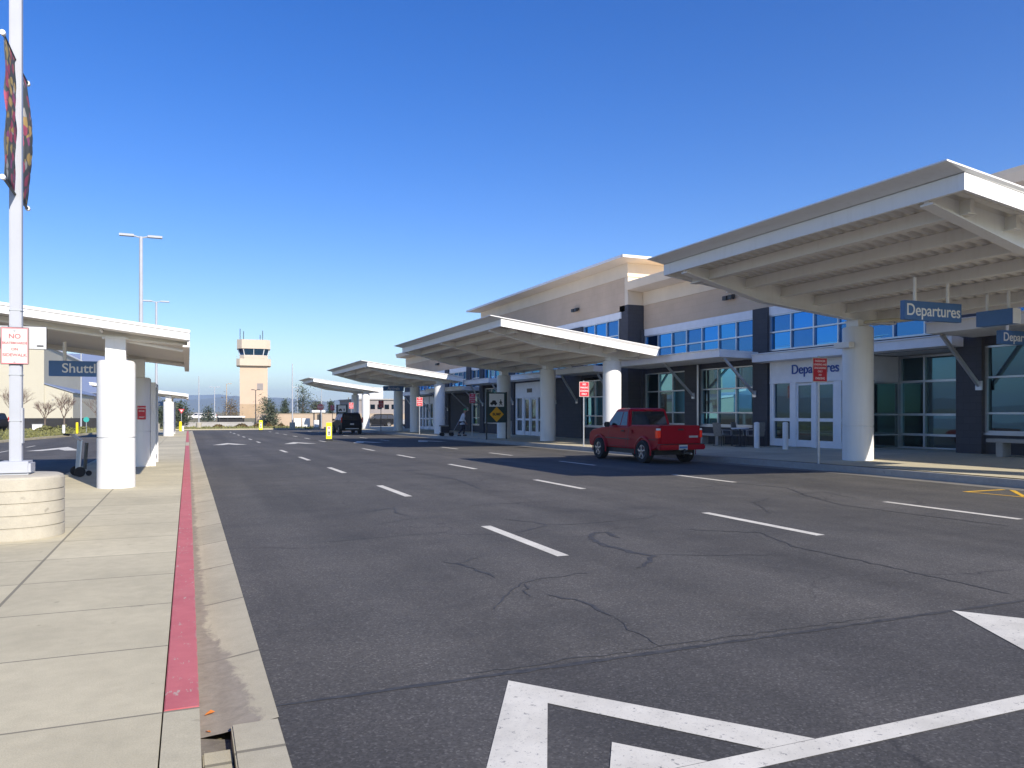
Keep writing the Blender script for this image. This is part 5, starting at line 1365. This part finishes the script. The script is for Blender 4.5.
# ------------------------------------------------------------------ trees
def leaf_tree(label, x, y, z, H, Wd, mat, n, seed, conical, group, size=.28):
    rg = random.Random(seed); t = thing('evergreen_tree', label, 'tree', (x, y, z), rg.uniform(0, 6), group)
    mb = MB().tube([(0, 0, -.2), (.05 * H * .1, 0, H * .4), (0, .02 * H, H * .88)], [.05 * Wd + .05, .03 * Wd + .03, .02], 7)
    for k in range(7):
        a = rg.uniform(0, 6.28); z0 = H * rg.uniform(.2, .7); l = Wd * .4 * (1 - z0 / H * .7)
        mb.tube([(0, 0, z0), (l * math.cos(a), l * math.sin(a), z0 + l * .5)], [.05, .015], 5)
    obj('trunk', mb, 'bark', t)
    cl = []
    for k in range(26):
        zz = rg.uniform(.12, .97); env = (1 - zz) ** .75 if conical else math.sin(math.pi * min(.97, zz * .85 + .12)) ** .6
        a = rg.uniform(0, 6.28); rr = Wd / 2 * env * rg.uniform(.35, 1.0)
        cl.append((rr * math.cos(a), rr * math.sin(a), zz * H, Wd * rg.uniform(.10, .2)))
    mb = MB()
    for k in range(n):
        c = rg.choice(cl); p = Vector((c[0] + rg.gauss(0, c[3]), c[1] + rg.gauss(0, c[3]), max(.15, c[2] + rg.gauss(0, c[3] * 1.1))))
        u = Vector((rg.gauss(0, 1), rg.gauss(0, 1), rg.gauss(0, .6))).normalized() * size * rg.uniform(.5, 1.1); w = Vector((rg.gauss(0, 1), rg.gauss(0, 1), rg.gauss(0, 1))).normalized().cross(u) * .6
        mb.add([p - u, p + w * .6, p + u, p - w * .6], [(0, 1, 2, 3)])
    obj('crown', mb, mat, t, fixn=False)
    return t
TG = 'evergreens beyond the road end'
far = [(-2.2, 104, 3.3, 2.6, 'leaf_grey', 'bushy grey-green tree behind the yield sign', 0), (-.9, 108, 2.9, 2.0, 'leaf_dark', 'narrow dark tree just left of the thin white pole', 0), (-3.6, 100, 2.6, 2.2, 'leaf_dark', 'dark tree partly behind the far shelter column', 0),
       (10.2, 108, 3.1, 2.3, 'leaf_grey', 'grey-green open tree in front of the tower base', 1), (13.5, 150, 4.4, 3.6, 'leaf_dark', 'dark bushy tree right of the tower base behind the block wall', 0),
       (15.9, 142, 4.4, 2.0, 'leaf_dark', 'narrow conifer left of the tallest tree behind the wall', 1), (18.9, 142, 6.6, 4.0, 'leaf_dark', 'tallest dark conifer behind the block wall', 1), (21.4, 142, 3.8, 2.6, 'leaf_grey', 'low grey tree right of the tallest conifer', 0),
       (23.5, 140, 3.9, 1.5, 'leaf_dark', 'slim dark tree above the utility cabinets', 1), (27.3, 140, 4.0, 3.0, 'leaf_brown', 'brownish round tree right of the stop sign', 0), (8.6, 180, 4.6, 4.2, 'leaf_brown', 'brown leafless-looking tree behind the carport roof', 1), (4.2, 190, 3.0, 3.0, 'leaf_dark', 'small dark tree far left of the carport', 0), (-8.0, 112, 2.6, 2.4, 'leaf_grey', 'grey shrub-like tree left of the far shelter', 0)]
for i, (x, y, H, w, m, lb, con) in enumerate(far):
    leaf_tree(lb, x, y, gz(y), H, w, m, 1700, 50 + i, con, TG, .22)

def bare_tree(label, x, y, z, H, seed):
    rg = random.Random(seed); t = thing('bare_tree', label, 'tree', (x, y, z), 0, 'bare trees in front of the hangars')
    tr, tg_ = MB(), MB()
    tr.tube([(0, 0, -.1), (.02, 0, H * .36)], [.10, .07], 7)
    def br(p, d, l, r, dep):
        q = p + d * l; (tr if dep < 1 else tg_).tube([p, p + d * l * .5 + Vector((rg.gauss(0, .04), rg.gauss(0, .04), .02)) * l, q], [r, r * .8, r * .6], 5 if dep < 2 else 4, False)
        if dep >= 4: return
        for k in range(3 if dep < 3 else 3):
            nd = (d + Vector((rg.gauss(0, .45), rg.gauss(0, .45), rg.uniform(-.05, .35)))).normalized(); br(q if k else p + d * l * .7, nd, l * rg.uniform(.65, .92), r * .62, dep + 1)
    for k in range(5):
        a = k * 1.26 + rg.uniform(-.3, .3); br(Vector((.02, 0, H * rg.uniform(.28, .37))), Vector((math.cos(a) * .5, math.sin(a) * .5, 1)).normalized(), H * .21, .045, 0)
    obj('trunk', tr, 'bark', t); obj('twigs', tg_, 'twig', t, fixn=False)['kind'] = 'stuff'
for i, (px, y, H, lb) in enumerate(((-13.0, 101, 3.1, 'bare brown tree just right of the lamp pole in front of the hangar'), (-9.6, 101, 3.0, 'bare twiggy tree near the corner of the cream hangar'), (-7.1, 99, 3.6, 'dense reddish bare tree just left of the white shelter column'),
                                    (-18.0, 101, 3.6, 'bare tree at the left edge behind the dark car'), (-15.2, 103, 2.6, 'small bare tree hidden partly by the lamp pole'), (-6.0, 104, 3.0, 'second bare tree beside the shelter column, set farther back'))):
    bare_tree(lb, px, y, gz(y), H * 1.35, 80 + i)
# low shrubs along the block wall and the verge mounds
for i, (x, y, w, h, lb) in enumerate(((10.0, 107, 1.5, .65, 'brown low shrub at the left end of the block wall'), (11.6, 108.6, 1.1, .45, 'small brown shrub against the block wall'), (6.4, 106, 1.8, .5, 'low reddish shrub below the carport'), (8.3, 105.5, 1.4, .5, 'low shrub between carport and block wall'), (3.6, 106, 1.6, .4, 'low brown shrub below the white vans'),
                                       (-12.6, 86, 2.2, .55, 'green grassy shrub on the verge right of the lamp pole'), (-10.9, 84, 2.4, .62, 'olive rounded shrub on the verge before the black fence'), (-9.6, 88, 1.8, .45, 'low olive shrub near the yellow bollard'))):
    rg = random.Random(200 + i); t = thing('low_shrub', lb, 'shrub', (x, y, gz(y) + .1), 0, 'low shrubs on the far verges'); mb = MB()
    for k in range(420):
        a = rg.uniform(0, 6.28); rr = math.sqrt(rg.random()) * w / 2; zz = h * (1 - (2 * rr / w) ** 2) * rg.uniform(.2, 1.05); p = Vector((rr * math.cos(a), rr * math.sin(a) * .7, zz))
        u = Vector((rg.gauss(0, 1), rg.gauss(0, 1), rg.gauss(0, 1))).normalized() * .12; q = u.cross(Vector((rg.gauss(0, 1), rg.gauss(0, 1), 1))).normalized() * .07
        mb.add([p - u, p + q, p + u, p - q], [(0, 1, 2, 3)])
    obj('foliage', mb, 'leaf_brown' if i < 5 else 'grass_blade', t, fixn=False)

# ------------------------------------------------------------------ camera, sun, sky
cam = bpy.data.cameras.new('camera'); co = bpy.data.objects.new('camera', cam); COL.objects.link(co)
F = 775.0
co.location = (0, 0, 1.55); co.rotation_euler = (R(90), 0, -math.atan(324 / F))
cam.sensor_width = 36; cam.lens = F / 1024 * 36; cam.shift_y = 27.5 / 1024
cam.clip_start = .05; cam.clip_end = 30000
sc.camera = co

EL, AZ = R(32.0), math.atan2(.25, -.97)          # azimuth measured from +Y towards +X
sv = Vector((math.sin(AZ) * math.cos(EL), math.cos(AZ) * math.cos(EL), math.sin(EL)))
sl = bpy.data.lights.new('sun', 'SUN'); sl.energy = 4.5; sl.angle = R(.5); sl.color = (1, .918, .80)
so = bpy.data.objects.new('sun', sl); COL.objects.link(so); so.rotation_euler = sv.to_track_quat('Z', 'Y').to_euler(); so.location = (0, -10, 40)
w = bpy.data.worlds.new('World'); sc.world = w; w.use_nodes = True
nt = w.node_tree; bg = nt.nodes['Background']
sky = nt.nodes.new('ShaderNodeTexSky'); sky.sky_type = 'NISHITA'; sky.sun_disc = False
sky.sun_elevation = EL; sky.sun_rotation = AZ; sky.altitude = 400; sky.air_density = 1.0; sky.dust_density = .35; sky.ozone_density = 2.5
hs = nt.nodes.new('ShaderNodeHueSaturation'); hs.inputs['Saturation'].default_value = 1.42; hs.inputs['Hue'].default_value = .519
nt.links.new(sky.outputs[0], hs.inputs['Color']); nt.links.new(hs.outputs[0], bg.inputs[0]); bg.inputs[1].default_value = .112
sc.view_settings.view_transform = 'Standard'; sc.view_settings.look = 'None'; sc.view_settings.exposure = .68; sc.view_settings.gamma = 1
sc.render.engine = 'CYCLES'
cy = sc.cycles; cy.max_bounces = 8; cy.diffuse_bounces = 5; cy.glossy_bounces = 3; cy.transmission_bounces = 3; cy.volume_bounces = 1; cy.use_denoising = True
cy.sample_clamp_indirect = 6
try: cy.denoiser = 'OPENIMAGEDENOISE'
except Exception: pass
